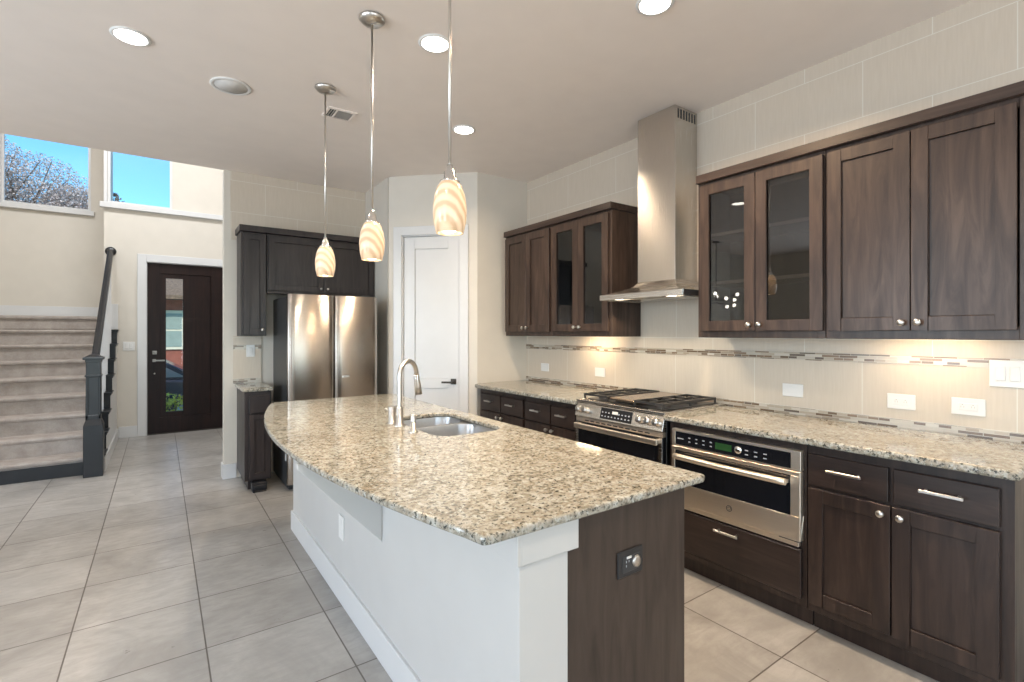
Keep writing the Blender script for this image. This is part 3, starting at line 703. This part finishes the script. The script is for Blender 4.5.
MB().box(RX+.055, WX-.07, RY0+.275, RY1-.275, .945, .962).box(RX+.09, WX-.10, RY0+.29, RY1-.29, .930, .945).build('griddle', 'griddle_metal', t, bevel=.006) if 'griddle_metal' in M else (simple('griddle_metal', (.32, .25, .19), .22, metal=.8), MB().box(RX+.055, WX-.07, RY0+.275, RY1-.275, .945, .962).box(RX+.09, WX-.10, RY0+.29, RY1-.29, .930, .945).build('griddle', 'griddle_metal', t, bevel=.006))

# ---------------------------------------------------------------- built in oven
t = thing('built_in_oven', 'stainless built in speed oven with black glass window under the worktop', 'oven', (2.6, (OY0+OY1)/2, .385))
ox = BX-.0015
T = TR(ox)
MB().box(BX+.003, WX-.12, OY0+.02, OY1-.02, .41, .82).build('oven_body', 'fridge_side', t)
m = MB(T); m.box(OY0, OY1, .828, .842, 0, .030); m.box(OY0, OY1, .745, .752, 0, .030); m.box(OY0, OY0+.045, .752, .828, 0, .030); m.box(OY1-.022, OY1, .752, .828, 0, .030)
pf = m.build('control_panel', 'steel_floor_reflection', t, bevel=.0015)
MB(T).box(OY0+.045, OY1-.022, .752, .828, 0, .027).build('control_glass', 'black_glass', pf)
m = MB(T); c = .0275
for i in range(4):
    for j in (.775, .797): m.box(1.715-i*.045, 1.728-i*.045, j, j+.006, c-.001, c)
for i in range(3):
    for j in (.770, .792): m.box(1.375-i*.048, 1.392-i*.048, j, j+.006, c-.001, c)
m.box(1.760, 1.800, .785, .791, c-.001, c)
m.build('touch_marking', 'grey_mark', pf)
MB(T).box(1.465, 1.560, .770, .806, .026, .0276).build('green_display', 'green_led', pf)
m = MB().lathe([(.021, 0), (.021, .004), (.016, .010), (.0, .011)], Vector(T(1.428, .79, .027)), 24, (-1, 0, 0)); m.build('dial', 'chrome', pf)
m = MB(T); w0, w1, v0, v1 = OY0+.045, OY1-.022, .530, .722
m.box(OY0, OY1, v1, .742, 0, .034); m.box(OY0, OY1, .414, v0, 0, .034); m.box(OY0, w0, v0, v1, 0, .034); m.box(w1, OY1, v0, v1, 0, .034)
dr = m.build('oven_door', 'steel_floor_reflection', t, bevel=.002)
MB(T).box(w0, w1, v0, v1, 0, .031).build('door_window', 'black_glass', dr)
MB(T).box(1.285, 1.66, .560, .640, .0312, .0318).build('inner_window', 'car_window_dark', dr) if False else None
m = MB(T); n = 16; pts = []
for i in range(n+1):
    s = i/n; pts.append(T(OY0+.055 + (OY1-OY0-.09)*s, .690, .060+.010*4*s*(1-s)))
m = MB(); m.tube(pts, .0165, 14); m.T = T
for a in (OY0+.065, OY1-.05): m.box(a-.010, a+.010, .682, .698, .031, .062)
m.build('handle', 'steel_floor_reflection', dr)
lg = MB(); cc = Vector(T(1.475, .472, .0345)); N_ = 28
for rr, r2 in ((.016, .0135),):
    lg.lathe([(rr, -.001), (rr, .0012), (r2, .0012), (r2, -.001)], cc, N_, (-1, 0, 0))
cur = [Vector(T(1.475 + .0085*math.cos(a_)*(1-.25*math.sin(2*a_)), .472 + .0085*math.sin(a_), .0352)) for a_ in [k*2*PI/24 for k in range(21)]]
lg.tube(cur, .0009, 6); lg.build('round_monogram', 'dark_slot', dr)
MB(T).box(OY0+.012, OY1-.012, .385, .411, 0, .024).build('lower_trim', 'steel_floor_reflection', t, bevel=.0015)
m = MB(T)
m.box(OY0+.0, OY0+.10, .409, .4135, .006, .030); m.build('vent_gap', 'dark_slot', t)

# ---------------------------------------------------------------- island
IX0, IX1, IY0, IY1 = .775, 1.488, 1.06, 3.79
t = thing('kitchen_island', 'white kitchen island with dark wood cabinet side facing the range', 'island', (1.13, 2.44, 0))
m = MB(); m.box(IX0, .948, IY0, IY1, 0, .887); m.build('knee_wall', 'island_white', t, bevel=.002)
m = MB(); SK = (1.035, 1.465, 2.03, 2.77)
m.box(.949, IX1, IY0, IY0+.02, 0, .887); m.box(.949, IX1, IY1-.02, IY1, 0, .887); m.box(IX1-.02, IX1, IY0+.02, IY1-.02, .10, .887); m.box(.949, .967, IY0+.02, IY1-.02, 0, .887); m.box(.967, IX1-.02, IY0+.02, IY1-.02, .10, .118)
m.box(IX1-.08, IX1-.062, IY0+.02, IY1-.02, 0, .10); m.build('cabinet_body', 'wood_island', t) if 'wood_island' in M else None
wood('wood_island', (7, 7, .8), (.030, .020, .015), (.058, .040, .031), (.085, .061, .048), .42)
m.build('cabinet_body', 'wood_island', t, bevel=.001)
m = MB(); b = .016; z0 = .787
m.box(IX0-b, IX0-.0005, IY0-b, IY1+b, z0, .888); m.box(IX0-.0005, .975, IY0-b, IY0-.0005, z0, .888); m.box(IX0-.0005, .975, IY1+.0005, IY1+b, z0, .888)
m.build('trim_band', 'island_white', t, bevel=.0015)
m = MB(); b = .014; m.box(IX0-b, IX0-.0005, IY0-b, IY1+b, 0, .135); m.box(IX0-.0005, .948, IY0-b, IY0-.0005, 0, .135); m.box(IX0-.0005, .948, IY1+.0005, IY1+b, 0, .135)
m.build('baseboard', 'white_paint', t, bevel=.003)
m = MB(); m.extr([(IX0-.001, .507), (IX0-.001, .786), (IX0-.0165, .786), (IX0-.0165, .888), (.435, .888), (.435, .868)], 1, 2.05, 2.09)
m.build('support_bracket', 'island_white', t, bevel=.002)
m = MB(); m.extr([(IX0-.001, .507), (IX0-.001, .786), (IX0-.0165, .786), (IX0-.0165, .888), (.435, .888), (.435, .868)], 1, 3.10, 3.14)
TI = TR(IX0-.0005)
m = MB(TI).box(2.585, 2.665, .325, .448, 0, .006); o = m.build('outlet_plate', 'plastic_white', t, bevel=.002)
for z in (.360, .412): MB(TI).box(2.611, 2.639, z-.016, z+.016, .006, .0075).build('receptacle', 'plastic_white', o, bevel=.002)
# charcoal outlet plate on the wood end
TE = TF(IY0-.0005)
o = MB(TE).box(1.147, 1.263, .640, .722, 0, .006).build('dark_outlet_plate', 'black_plastic', t, bevel=.003); tag(o, 'charcoal outlet plate with a round silver dial')
MB(TE).box(1.165, 1.245, .655, .707, .006, .0085).build('outlet_insert', 'fridge_side', o, bevel=.002)
MB().lathe([(.019, 0), (.019, .004), (.014, .006), (0, .006)], Vector(TE(1.228, .681, .0085)), 24, (0, -1, 0)).build('round_dial', 'nickel', o)
MB(TE).box(1.183, 1.203, .697, .704, .0085, .0105).build('indicator', 'plastic_white', o)
m = MB(TE)
for a, b2 in ((1.180, .672), (1.192, .685), (1.180, .685)): m.box(a, a+.003, b2, b2+.007, .0085, .0093)
m.build('slots', 'grey_mark', o)
# doors on the range side
TD = lambda a, b, c: (IX1+.001+c, a, b)
for i in range(5):
    y0 = IY0+.03+i*.538; shaker(TD, y0, y0+.527, .13, .86, 'door', 'wood_island', t)
# granite top: straight range side, bowed seating side
yc, hh, x_e, sag = 2.405, 1.405, .635, .205
R_ = (hh*hh+sag*sag)/(2*sag); pts = []
for i in range(41):
    y = yc+hh - 2*hh*i/40; pts.append((x_e-sag + R_ - math.sqrt(max(0, R_*R_-(y-yc)**2)), y))
poly = [(1.532, 1.0+.02), (1.532-.006, 1.006), (1.512, 1.0)][::-1]
outline = pts[1:-1]
c1 = (x_e+.0, yc-hh); c2 = (x_e+.0, yc+hh)
outline = [(x_e+.02, yc+hh-.0)] + pts[1:-1] + [(x_e-.008, yc-hh+.006), (x_e+.012, yc-hh)] + [(1.512, 1.0), (1.526, 1.006), (1.532, 1.02)] + [(1.532, yc+hh-.06), (1.515, yc+hh-.02), (1.47, yc+hh)]
S0, S1, S2, S3 = 1.065, 1.435, 2.075, 2.725
top_poly('countertop', outline, .889, ZT, 'speckled granite island top with a bowed seating edge and sink cutout', .010, cut=rrect(S0, S1, S2, S3, .09))

# sink
t = thing('sink', 'stainless steel double bowl undermount sink in the island top', 'sink', (1.25, 2.4, .68))
m = MB(); zt = .8878
for y0, y1, dp in ((S2-.012, 2.452, .19), (2.490, S3+.012, .20)):
    x0, x1 = S0-.012, S1+.012
    L = lambda d, r, z: [(x, y, z) for x, y in rrect(x0+d, x1-d, y0+d, y1-d, r, 8)]
    hub = [((x0+x1)/2 + .03*math.cos(a_), (y0+y1)/2 + .03*math.sin(a_), zt-dp-.004) for a_ in [math.radians(90*q+90*k/8) for q in range(4) for k in range(9)]]
    m.loft([L(0, .085, zt-.001), L(.004, .085, zt-.02), L(.014, .08, zt-dp+.03), L(.03, .07, zt-dp+.006), L(.055, .05, zt-dp), hub], True, True)
m.build('bowls', 'steel_sink', t)
dl = []; xa, xb_ = S0-.011, S1+.011; ra_ = .085
for i in range(33):
    x = xa + (xb_-xa)*i/32; d_ = min(x-xa, xb_-x); e_ = ra_-math.sqrt(max(0, ra_**2-(ra_-d_)**2)) if d_ < ra_ else 0
    dl.append((x, .0186+e_))
MB().prism([(x, 2.471-w_) for x, w_ in dl] + [(x, 2.471+w_) for x, w_ in dl[::-1]], zt-.03, zt-.0022).build('divider', 'steel_sink', t)
for y in (2.26, 2.61): MB().lathe([(.040, 0), (.040, .004), (.030, .002), (0, .002)], (1.25, y, zt-.20 if y > 2.4 else zt-.19), 24).build('drain', 'chrome', t)

# faucet
fb = Vector((1.025, 2.465, ZT))
t = thing('faucet', 'brushed gooseneck pull down faucet standing beside the sink', 'faucet', fb)
sp = Vector((.135, .085, 0)); r_ = sp.length/2; ax_ = sp.normalized(); pts = [fb + Vector((0, 0, z)) for z in (.005, .08, .16, .22, .258)]
for k in range(1, 13):
    a_ = PI*k/13; pts.append(fb + Vector((0, 0, .258)) + ax_*(r_*(1-math.cos(a_))) + Vector((0, 0, r_*.95*math.sin(a_))))
pts.append(fb + sp + Vector((0, 0, .25)))
m = MB().tube(pts, .0125, 16); m.build('spout', 'nickel', t)
m = MB().tube([fb+sp+Vector((0, 0, .256)), fb+sp*1.02+Vector((0, 0, .232)), fb+sp*1.08+Vector((0, 0, .19)), fb+sp*1.13+Vector((0, 0, .145))], [.0145, .016, .019, .0205], 18); m.build('spray_head', 'nickel', t)
MB().lathe([(.030, 0), (.030, .006), (.020, .012), (.019, .09), (.0128, .10), (.0, .10)], fb, 24).build('base', 'nickel', t)
MB().tube([fb+Vector((-.012, .0, .055)), fb+Vector((-.02, .0, .055))], .010, 12).build('valve', 'nickel', t)
hb = Vector((1.018, 2.548, ZT)); t = thing('mixer_control', 'short cylindrical control knob behind the faucet on the granite', 'faucet control', hb)
MB().lathe([(.024, 0), (.024, .004), (.0215, .006), (.0215, .088), (.019, .092), (0, .092)], hb, 24).build('barrel', 'nickel', t)
MB().tube([hb+Vector((0, 0, .07)), hb+Vector((-.03, .03, .076))], .005, 8).build('lever', 'nickel', t)
sb_ = Vector((1.012, 2.262, ZT)); t = thing('soap_dispenser', 'small brushed soap dispenser between the faucet and the near sink bowl', 'soap dispenser', sb_)
MB().lathe([(.024, 0), (.024, .006), (.012, .010), (.011, .052), (.0, .052)], sb_, 20).build('base', 'nickel', t)
m = MB().lathe([(.013, .053), (.013, .082), (.010, .086), (0, .086)], sb_, 20); m.tube([sb_+Vector((0, 0, .075)), sb_+Vector((.040, .012, .077))], .005, 8); m.build('pump_head', 'nickel', t)

# ---------------------------------------------------------------- outlets, switches
def plate(T, a, b, w, h, label, kind, cat='outlet', name='outlet', group=None):
    c = Vector(T(a, b, 0)); t = thing(name, label, cat, c, 0, group)
    MB(T).box(a-w/2, a+w/2, b-h/2, b+h/2, .0005, .007).build('cover_plate', 'plastic_white', t, bevel=.0025)
    if kind == 'outlet':
        i = MB(T).box(a-.034, a+.034, b-.017, b+.017, .007, .009).build('receptacle_face', 'plastic_white', t, bevel=.0015)
        m = MB(T)
        for s in (-1, 1):
            m.box(a+s*.019-.006, a+s*.019-.0045, b-.005, b+.004, .009, .0095); m.box(a+s*.019+.0045, a+s*.019+.006, b-.005, b+.004, .009, .0095); m.box(a+s*.019-.002, a+s*.019+.002, b+.007, b+.011, .009, .0095)
        m.build('slots', 'grille_grey', i)
    elif kind == 'blank':
        MB(T).box(a-.033, a+.033, b-.017, b+.017, .007, .0085).build('rocker_face', 'plastic_white', t, bevel=.0015)
    else:
        for s in kind: MB(T).box(a+s-.016, a+s+.016, b-.033, b+.033, .007, .011).build('rocker', 'plastic_white', t, bevel=.002)
TW = TR(WX-.008)
plate(TW, 1.458, 1.055, .12, .078, 'white horizontal wall plate on the backsplash nearest right of the range', 'blank', 'switch', 'switch_plate')
plate(TW, .922, 1.047, .12, .078, 'white horizontal outlet in the middle of the backsplash right of the range', 'outlet')
plate(TW, .663, 1.052, .122, .080, 'white horizontal outlet just below and left of the rocker switches', 'outlet')
plate(TW, .505, 1.216, .170, .122, 'white triple rocker switch plate at the right edge of the backsplash', (-.046, 0, .046), 'switch', 'switch_plate')
plate(TW, 3.063, 1.061, .12, .078, 'white wall plate on the backsplash just left of the range', 'blank', 'switch', 'switch_plate')
plate(TW, 3.816, 1.061, .12, .078, 'white wall plate on the backsplash near the pantry corner', 'blank', 'switch', 'switch_plate')
plate(TF(WY-.009), .725, 1.225, .075, .118, 'white switch plate above the small worktop left of the refrigerator', (0,), 'switch', 'switch_plate')
plate(TF(DY-.0005), -.340, 1.222, .125, .118, 'white double switch plate on the wall left of the front door', (-.023, .023), 'switch', 'switch_plate')

# ---------------------------------------------------------------- pendants
PX = .860
def pendant(y, label):
    t = thing('pendant_light', label, 'pendant light', (PX, y, 1.75), 0, 'pendant lights over the island')
    MB().lathe([(.0, 0), (.062, 0), (.064, -.008), (.050, -.022), (.030, -.026), (.012, -.032), (0, -.032)], (PX, y, H-.001), 32).build('canopy', 'nickel', t)
    MB().tube([(PX, y, 1.99), (PX, y, H-.030)], .0055, 10).build('rod', 'nickel', t)
    MB().lathe([(0, .062), (.010, .060), (.012, .045), (.020, .035), (.022, .010), (.036, .0), (.034, -.006)], (PX, y, 1.951), 24).build('socket_cap', 'chrome', t)
    prof = [(.034, .185), (.045, .168), (.055, .138), (.0605, .100), (.0615, .072), (.058, .036), (.050, .0)]
    m = MB().lathe(prof + [(r-.004, h) for r, h in prof[::-1]] + [prof[0]], (PX, y, 1.763), 36); m.build('glass_shade', 'shade_glass', t)
    MB().lathe([(0, .045), (.018, .040), (.028, .02), (.030, 0), (.022, -.02), (0, -.028)], (PX, y, 1.790), 20).build('bulb', 'bulb', t)
    d = bpy.data.lights.new('pendant_lamp', 'SPOT'); d.energy = 9; d.spot_size = math.radians(150); d.spot_blend = .6; d.color = (1, .80, .58); d.shadow_soft_size = .03
    o = bpy.data.objects.new('pendant_lamp', d); C.objects.link(o); o.location = (PX, y, 1.742)
pendant(3.27, 'pendant light with striped amber glass shade, hanging farthest over the island')
pendant(2.415, 'pendant light with striped cream glass shade, middle one over the island')
pendant(1.603, 'pendant light with striped cream glass shade, hanging nearest over the island')

# ---------------------------------------------------------------- ceiling fittings
def can(x, y, label, power=16, col=(1, .88, .72)):
    t = thing('recessed_light', label, 'ceiling light', (x, y, H), 0, 'recessed ceiling lights')
    MB().lathe([(.070, 0), (.088, 0), (.090, -.004), (.078, -.010), (.070, -.006)], (x, y, H-.0005), 32).build('trim_ring', 'plastic_white', t)
    MB().lathe([(0, -.007), (.072, -.007), (.072, -.001), (0, -.001)], (x, y, H-.0005), 32).build('lens', 'can_lens', t)
    area('recessed_lamp', (x, y, H-.02), (0, 0, 0), .12, .12, power, col, 'DISK', math.radians(150))
can(-.125, 3.294, 'bright round recessed light at the upper left over the tiled floor', 9)
can(1.211, 2.424, 'bright round recessed light between the middle and near pendants')
can(1.914, 1.526, 'bright round recessed light cut by the top edge of the photo', 30, (1, .72, .46))
can(1.905, 3.322, 'small bright recessed light farthest back, near the pantry', 13, (1, .78, .55))
can(-.125, 1.0, 'recessed light over the floor behind the view', 8); can(1.9, -.6, 'recessed light behind the view near the tile wall')
t = thing('ceiling_speaker', 'flat round grey white speaker grille in the ceiling', 'speaker', (.366, 3.59, H))
MB().lathe([(.095, -.002), (.115, -.0005), (.117, -.006), (.105, -.010), (.095, -.007)], (.366, 3.59, H), 40).build('rim', 'plastic_white', t)
MB().lathe([(0, -.006), (.096, -.006), (.096, -.001), (0, -.001)], (.366, 3.59, H), 40).build('grille', 'speaker_grey', t) if 'speaker_grey' in M else (simple('speaker_grey', (.68, .66, .63), .7), MB().lathe([(0, -.006), (.096, -.006), (.096, -.001), (0, -.001)], (.366, 3.59, H), 40).build('grille', 'speaker_grey', t))
t = thing('ceiling_vent', 'rectangular beige air vent in the ceiling behind the far pendant', 'vent', (1.06, 3.605, H))
vx0, vx1, vy0, vy1 = .965, 1.125, 3.53, 3.67
m = MB(); z1 = H-.0005; z0 = H-.010
m.box(vx0-.02, vx1+.02, vy0-.02, vy0, z0, z1); m.box(vx0-.02, vx1+.02, vy1, vy1+.02, z0, z1); m.box(vx0-.02, vx0, vy0, vy1, z0, z1); m.box(vx1, vx1+.02, vy0, vy1, z0, z1); m.box(1.008, 1.020, vy0, vy1, z0, z1)
m.build('frame', 'ceiling_paint', t, bevel=.002)
MB().box(vx0, vx1, vy0, vy1, H-.003, H-.0008).build('duct_opening', 'dark_slot', t)
m = MB()
for k in range(7): y = vy0+.009+k*.018; m.box(1.022, vx1-.002, y, y+.007, H-.009, H-.0032)
for k in range(2): x = vx0+.010+k*.018; m.box(x, x+.006, vy0+.002, vy1-.002, H-.009, H-.0032)
m.build('louvres', 'grille_grey', t)
# chandelier of the dining side, out to the left of the view but mirrored in the cabinet glass
hx_, hy_, hz_ = -2.2, 4.9, 1.95
t = thing('chandelier', 'dark branching chandelier with small globe bulbs, mirrored in the cabinet glass', 'chandelier', (hx_, hy_, H))
MB().lathe([(.0, 0), (.06, 0), (.06, -.02), (0, -.025)], (hx_, hy_, H-.001), 20).tube([(hx_, hy_, H-.02), (hx_, hy_, hz_)], .007, 8).build('stem', 'black_plastic', t)
for k in range(12):
    a_ = k*2*PI/12; dz = (-.09, .02, .10)[k % 3]; p = Vector((hx_+.33*math.cos(a_), hy_+.33*math.sin(a_), hz_+dz))
    ar = MB().tube([(hx_, hy_, hz_+dz*.3), p], .005, 6).build('arm', 'black_plastic', t)
    MB().lathe([(0, -.03), (.02, -.023), (.03, 0), (.02, .023), (0, .03)], p, 12).build('globe_bulb', 'globe_glow', ar)
# under cabinet strip lights
def strip(y0, y1, label, power):
    t = thing('strip_light', label, 'light', (2.95, (y0+y1)/2, 1.40), 0)
    MB().box(2.93, 2.98, y0, y1, 1.388, 1.4045).build('housing', 'plastic_white', t, bevel=.002)
    MB().box(2.935, 2.975, y0+.01, y1-.01, 1.384, 1.388).build('lens', 'strip_lens', t)
    area('strip_lamp', (2.96, (y0+y1)/2, 1.382), (0, math.radians(-12), 0), .04, y1-y0-.04, power, (1, .76, .48))
strip(.60, .98, 'slim strip light glowing under the solid wall cabinet at the right', 1.5)
strip(2.90, 3.20, 'slim strip light glowing under the glass door cabinet beyond the hood', 2.2)
for y in (hy0+.13, hy1-.13):
    d = bpy.data.lights.new('hood_spot', 'SPOT'); d.energy = 6; d.spot_size = math.radians(120); d.color = (1, .86, .64); d.shadow_soft_size = .03
    o = bpy.data.objects.new('hood_spot', d); C.objects.link(o); o.location = (hx+.06, y, 1.63)

# ---------------------------------------------------------------- outdoors beyond the front door and high windows
struct('ground', MB().box(-30, 30, 8.6, 60, -.6, -.5), 'street')
tag(MB().box(-6, 6, 8.53, 9.9, -.5, -.05).build('lawn', 'lawn'), 'strip of lawn outside the front door', None, None, 'structure')
def leafblob(c, r, n, size, seed, T=None):
    rnd = random.Random(seed); m = MB()
    for i in range(n):
        while True:
            p = Vector((rnd.uniform(-1, 1), rnd.uniform(-1, 1), rnd.uniform(-1, 1)))
            if p.length < 1: break
        p = Vector((p.x*r[0], p.y*r[1], p.z*r[2])) + Vector(c)
        u = Vector((rnd.uniform(-1, 1), rnd.uniform(-1, 1), rnd.uniform(-1, 1))).normalized(); v = u.cross(Vector((rnd.uniform(-1, 1), rnd.uniform(-1, 1), 1))).normalized()
        s = size*rnd.uniform(.5, 1.3)
        m.add([p-u*s, p+v*s*.6, p+u*s, p-v*s*.6], [(0, 1, 2, 3)])
    return m
t = thing('hedge', 'sunlit yellow green shrub seen low through the front door glass', 'shrub', (.3, 9.5, -.05))
leafblob((.25, 9.65, .12), (1.2, .25, .32), 2600, .03, 3).build('foliage', 'hedge_leaf', t)
m = MB()
for k in range(7): m.tube([(-.6+k*.26, 9.5, -.05), (-.6+k*.26+.03, 9.5, .25)], .012, 6)
m.build('stems', 'bark', t)
# parked car, side on
t = thing('car', 'dark grey parked car seen through the front door glass', 'car', (-1.05, 12.3, -.5))
gx, gz, y0, y1 = -1.05, -.5, 11.4, 13.2
body = [(-2.25, .35), (-2.28, .62), (-2.15, .82), (-1.5, .93), (-.85, 1.0), (.9, 1.02), (1.85, .98), (2.2, .82), (2.27, .55), (2.2, .32), (1.85, .28), (1.72, .58), (1.45, .70), (1.18, .58), (1.05, .28), (-1.05, .28), (-1.18, .58), (-1.45, .70), (-1.72, .58), (-1.85, .28)]
m = MB().extr([(gx+a, gz+b) for a, b in body], 1, y0, y1); m.build('body', 'car_paint', t, bevel=.05, seg=3)
cab = [(-.95, 1.0), (-.25, 1.42), (.35, 1.48), (1.0, 1.42), (1.75, 1.0)]
m = MB().extr([(gx+a, gz+b) for a, b in cab], 1, y0+.15, y1-.15); cb = m.build('cabin', 'car_paint', t, bevel=.03, seg=2)
MB().extr([(gx-.75, gz+1.05), (gx-.22, gz+1.36), (gx+.30, gz+1.41), (gx+.30, gz+1.05)], 1, y0+.135, y0+.155).build('side_window', 'car_window', cb)
MB().extr([(gx+.38, gz+1.05), (gx+.38, gz+1.41), (gx+.95, gz+1.36), (gx+1.45, gz+1.05)], 1, y0+.135, y0+.155).build('side_window', 'car_window', cb)
MB().box(gx-.9, gx+1.6, y0-.01, y0+.0, gz+.60, gz+.64).build('side_moulding', 'chrome', t)
for wx in (-1.45, 1.45):
    for wy, d_ in ((y0+.01, -1), (y1-.01, 1)):
        w = MB().lathe([(.0, -.10), (.20, -.10), (.32, -.10), (.33, 0), (.32, .10), (.20, .10), (0, .10)], (gx+wx, wy-d_*.12, gz+.33), 28, (0, 1, 0)).build('wheel', 'tyre', t)
        MB().lathe([(.0, 0), (.20, 0), (.20, .01), (0, .02)], (gx+wx, wy-d_*.01, gz+.33), 20, (0, d_, 0)).build('hubcap', 'nickel', w)
# house across the street
t = thing('house', 'red sided house with shingled roof and cream framed window across the street', 'house', (1, 21, -.5))
m = MB().box(-7, 9, 20, 27, -.5, 2.55); m.build('wall', 'siding_red', t)
m = MB().extr([(19.3, 2.5), (19.3, 2.62), (23.5, 4.6), (27.7, 2.62), (27.7, 2.5)], 0, -7.6, 9.6); m.build('roof', 'roof_shingle', t)
for wx in (.15, 4.3, -4.5):
    fr = MB().box(wx-.75, wx+.55, 19.93, 19.99, .85, 2.15).build('window_frame', 'frame_cream', t, bevel=.01); 
    MB().box(wx-.65, wx+.45, 19.91, 19.93, .95, 1.47).box(wx-.65, wx+.45, 19.91, 19.93, 1.53, 2.05).build('pane', 'pane_green', fr)
# trees
def tree(x, y, h, blobs, n, size, mat, label, seed):
    t = thing('tree', label, 'tree', (x, y, -.5)); rnd = random.Random(seed); m = MB()
    m.tube([(x, y, -.5), (x+.1, y, h*.3), (x, y, h*.55)], [.22, .17, .12], 10)
    for c, r in blobs:
        for k in range(26):
            p1 = Vector(c) + Vector((rnd.uniform(-1, 1)*r[0]*.8, rnd.uniform(-1, 1)*r[1]*.8, rnd.uniform(-.6, 1)*r[2]*.85)); p0 = Vector((x, y, h*.5)); mdl = (p0+p1)/2 + Vector((rnd.uniform(-.3, .3), 0, rnd.uniform(-.1, .3)))
            m.tube([p0, mdl, p1], [.05, .03, .008], 5, False)
    m.build('trunk_and_branches', 'bark', t)
    q = MB()
    for i, (c, r) in enumerate(blobs):
        b = leafblob(c, r, n, size, seed*10+i); q.add(b.v, b.f)
    q.build('foliage', mat, t)
tree(-3.0, 16.5, 6.2, [((-3.7, 16.5, 5.1), (1.2, 1.1, 1.25)), ((-2.5, 16.6, 4.7), (1.2, 1.1, 1.1)), ((-3.1, 16.7, 4.2), (1.7, 1.1, 1.0)), ((-1.75, 16.5, 4.3), (.7, .9, .8))], 13000, .026, 'twig_leaf', 'large bare pinkish brown tree seen through the high left window', 5)
tree(-.8, 14.6, 4.0, [((-.92, 14.6, 4.45), (.20, .3, .16)), ((-.62, 14.6, 4.32), (.28, .3, .12)), ((-.3, 14.6, 4.12), (.5, .4, .22))], 110, .04, 'dark_leaf', 'low dark leafy tree tips at the bottom of the high right window', 8)
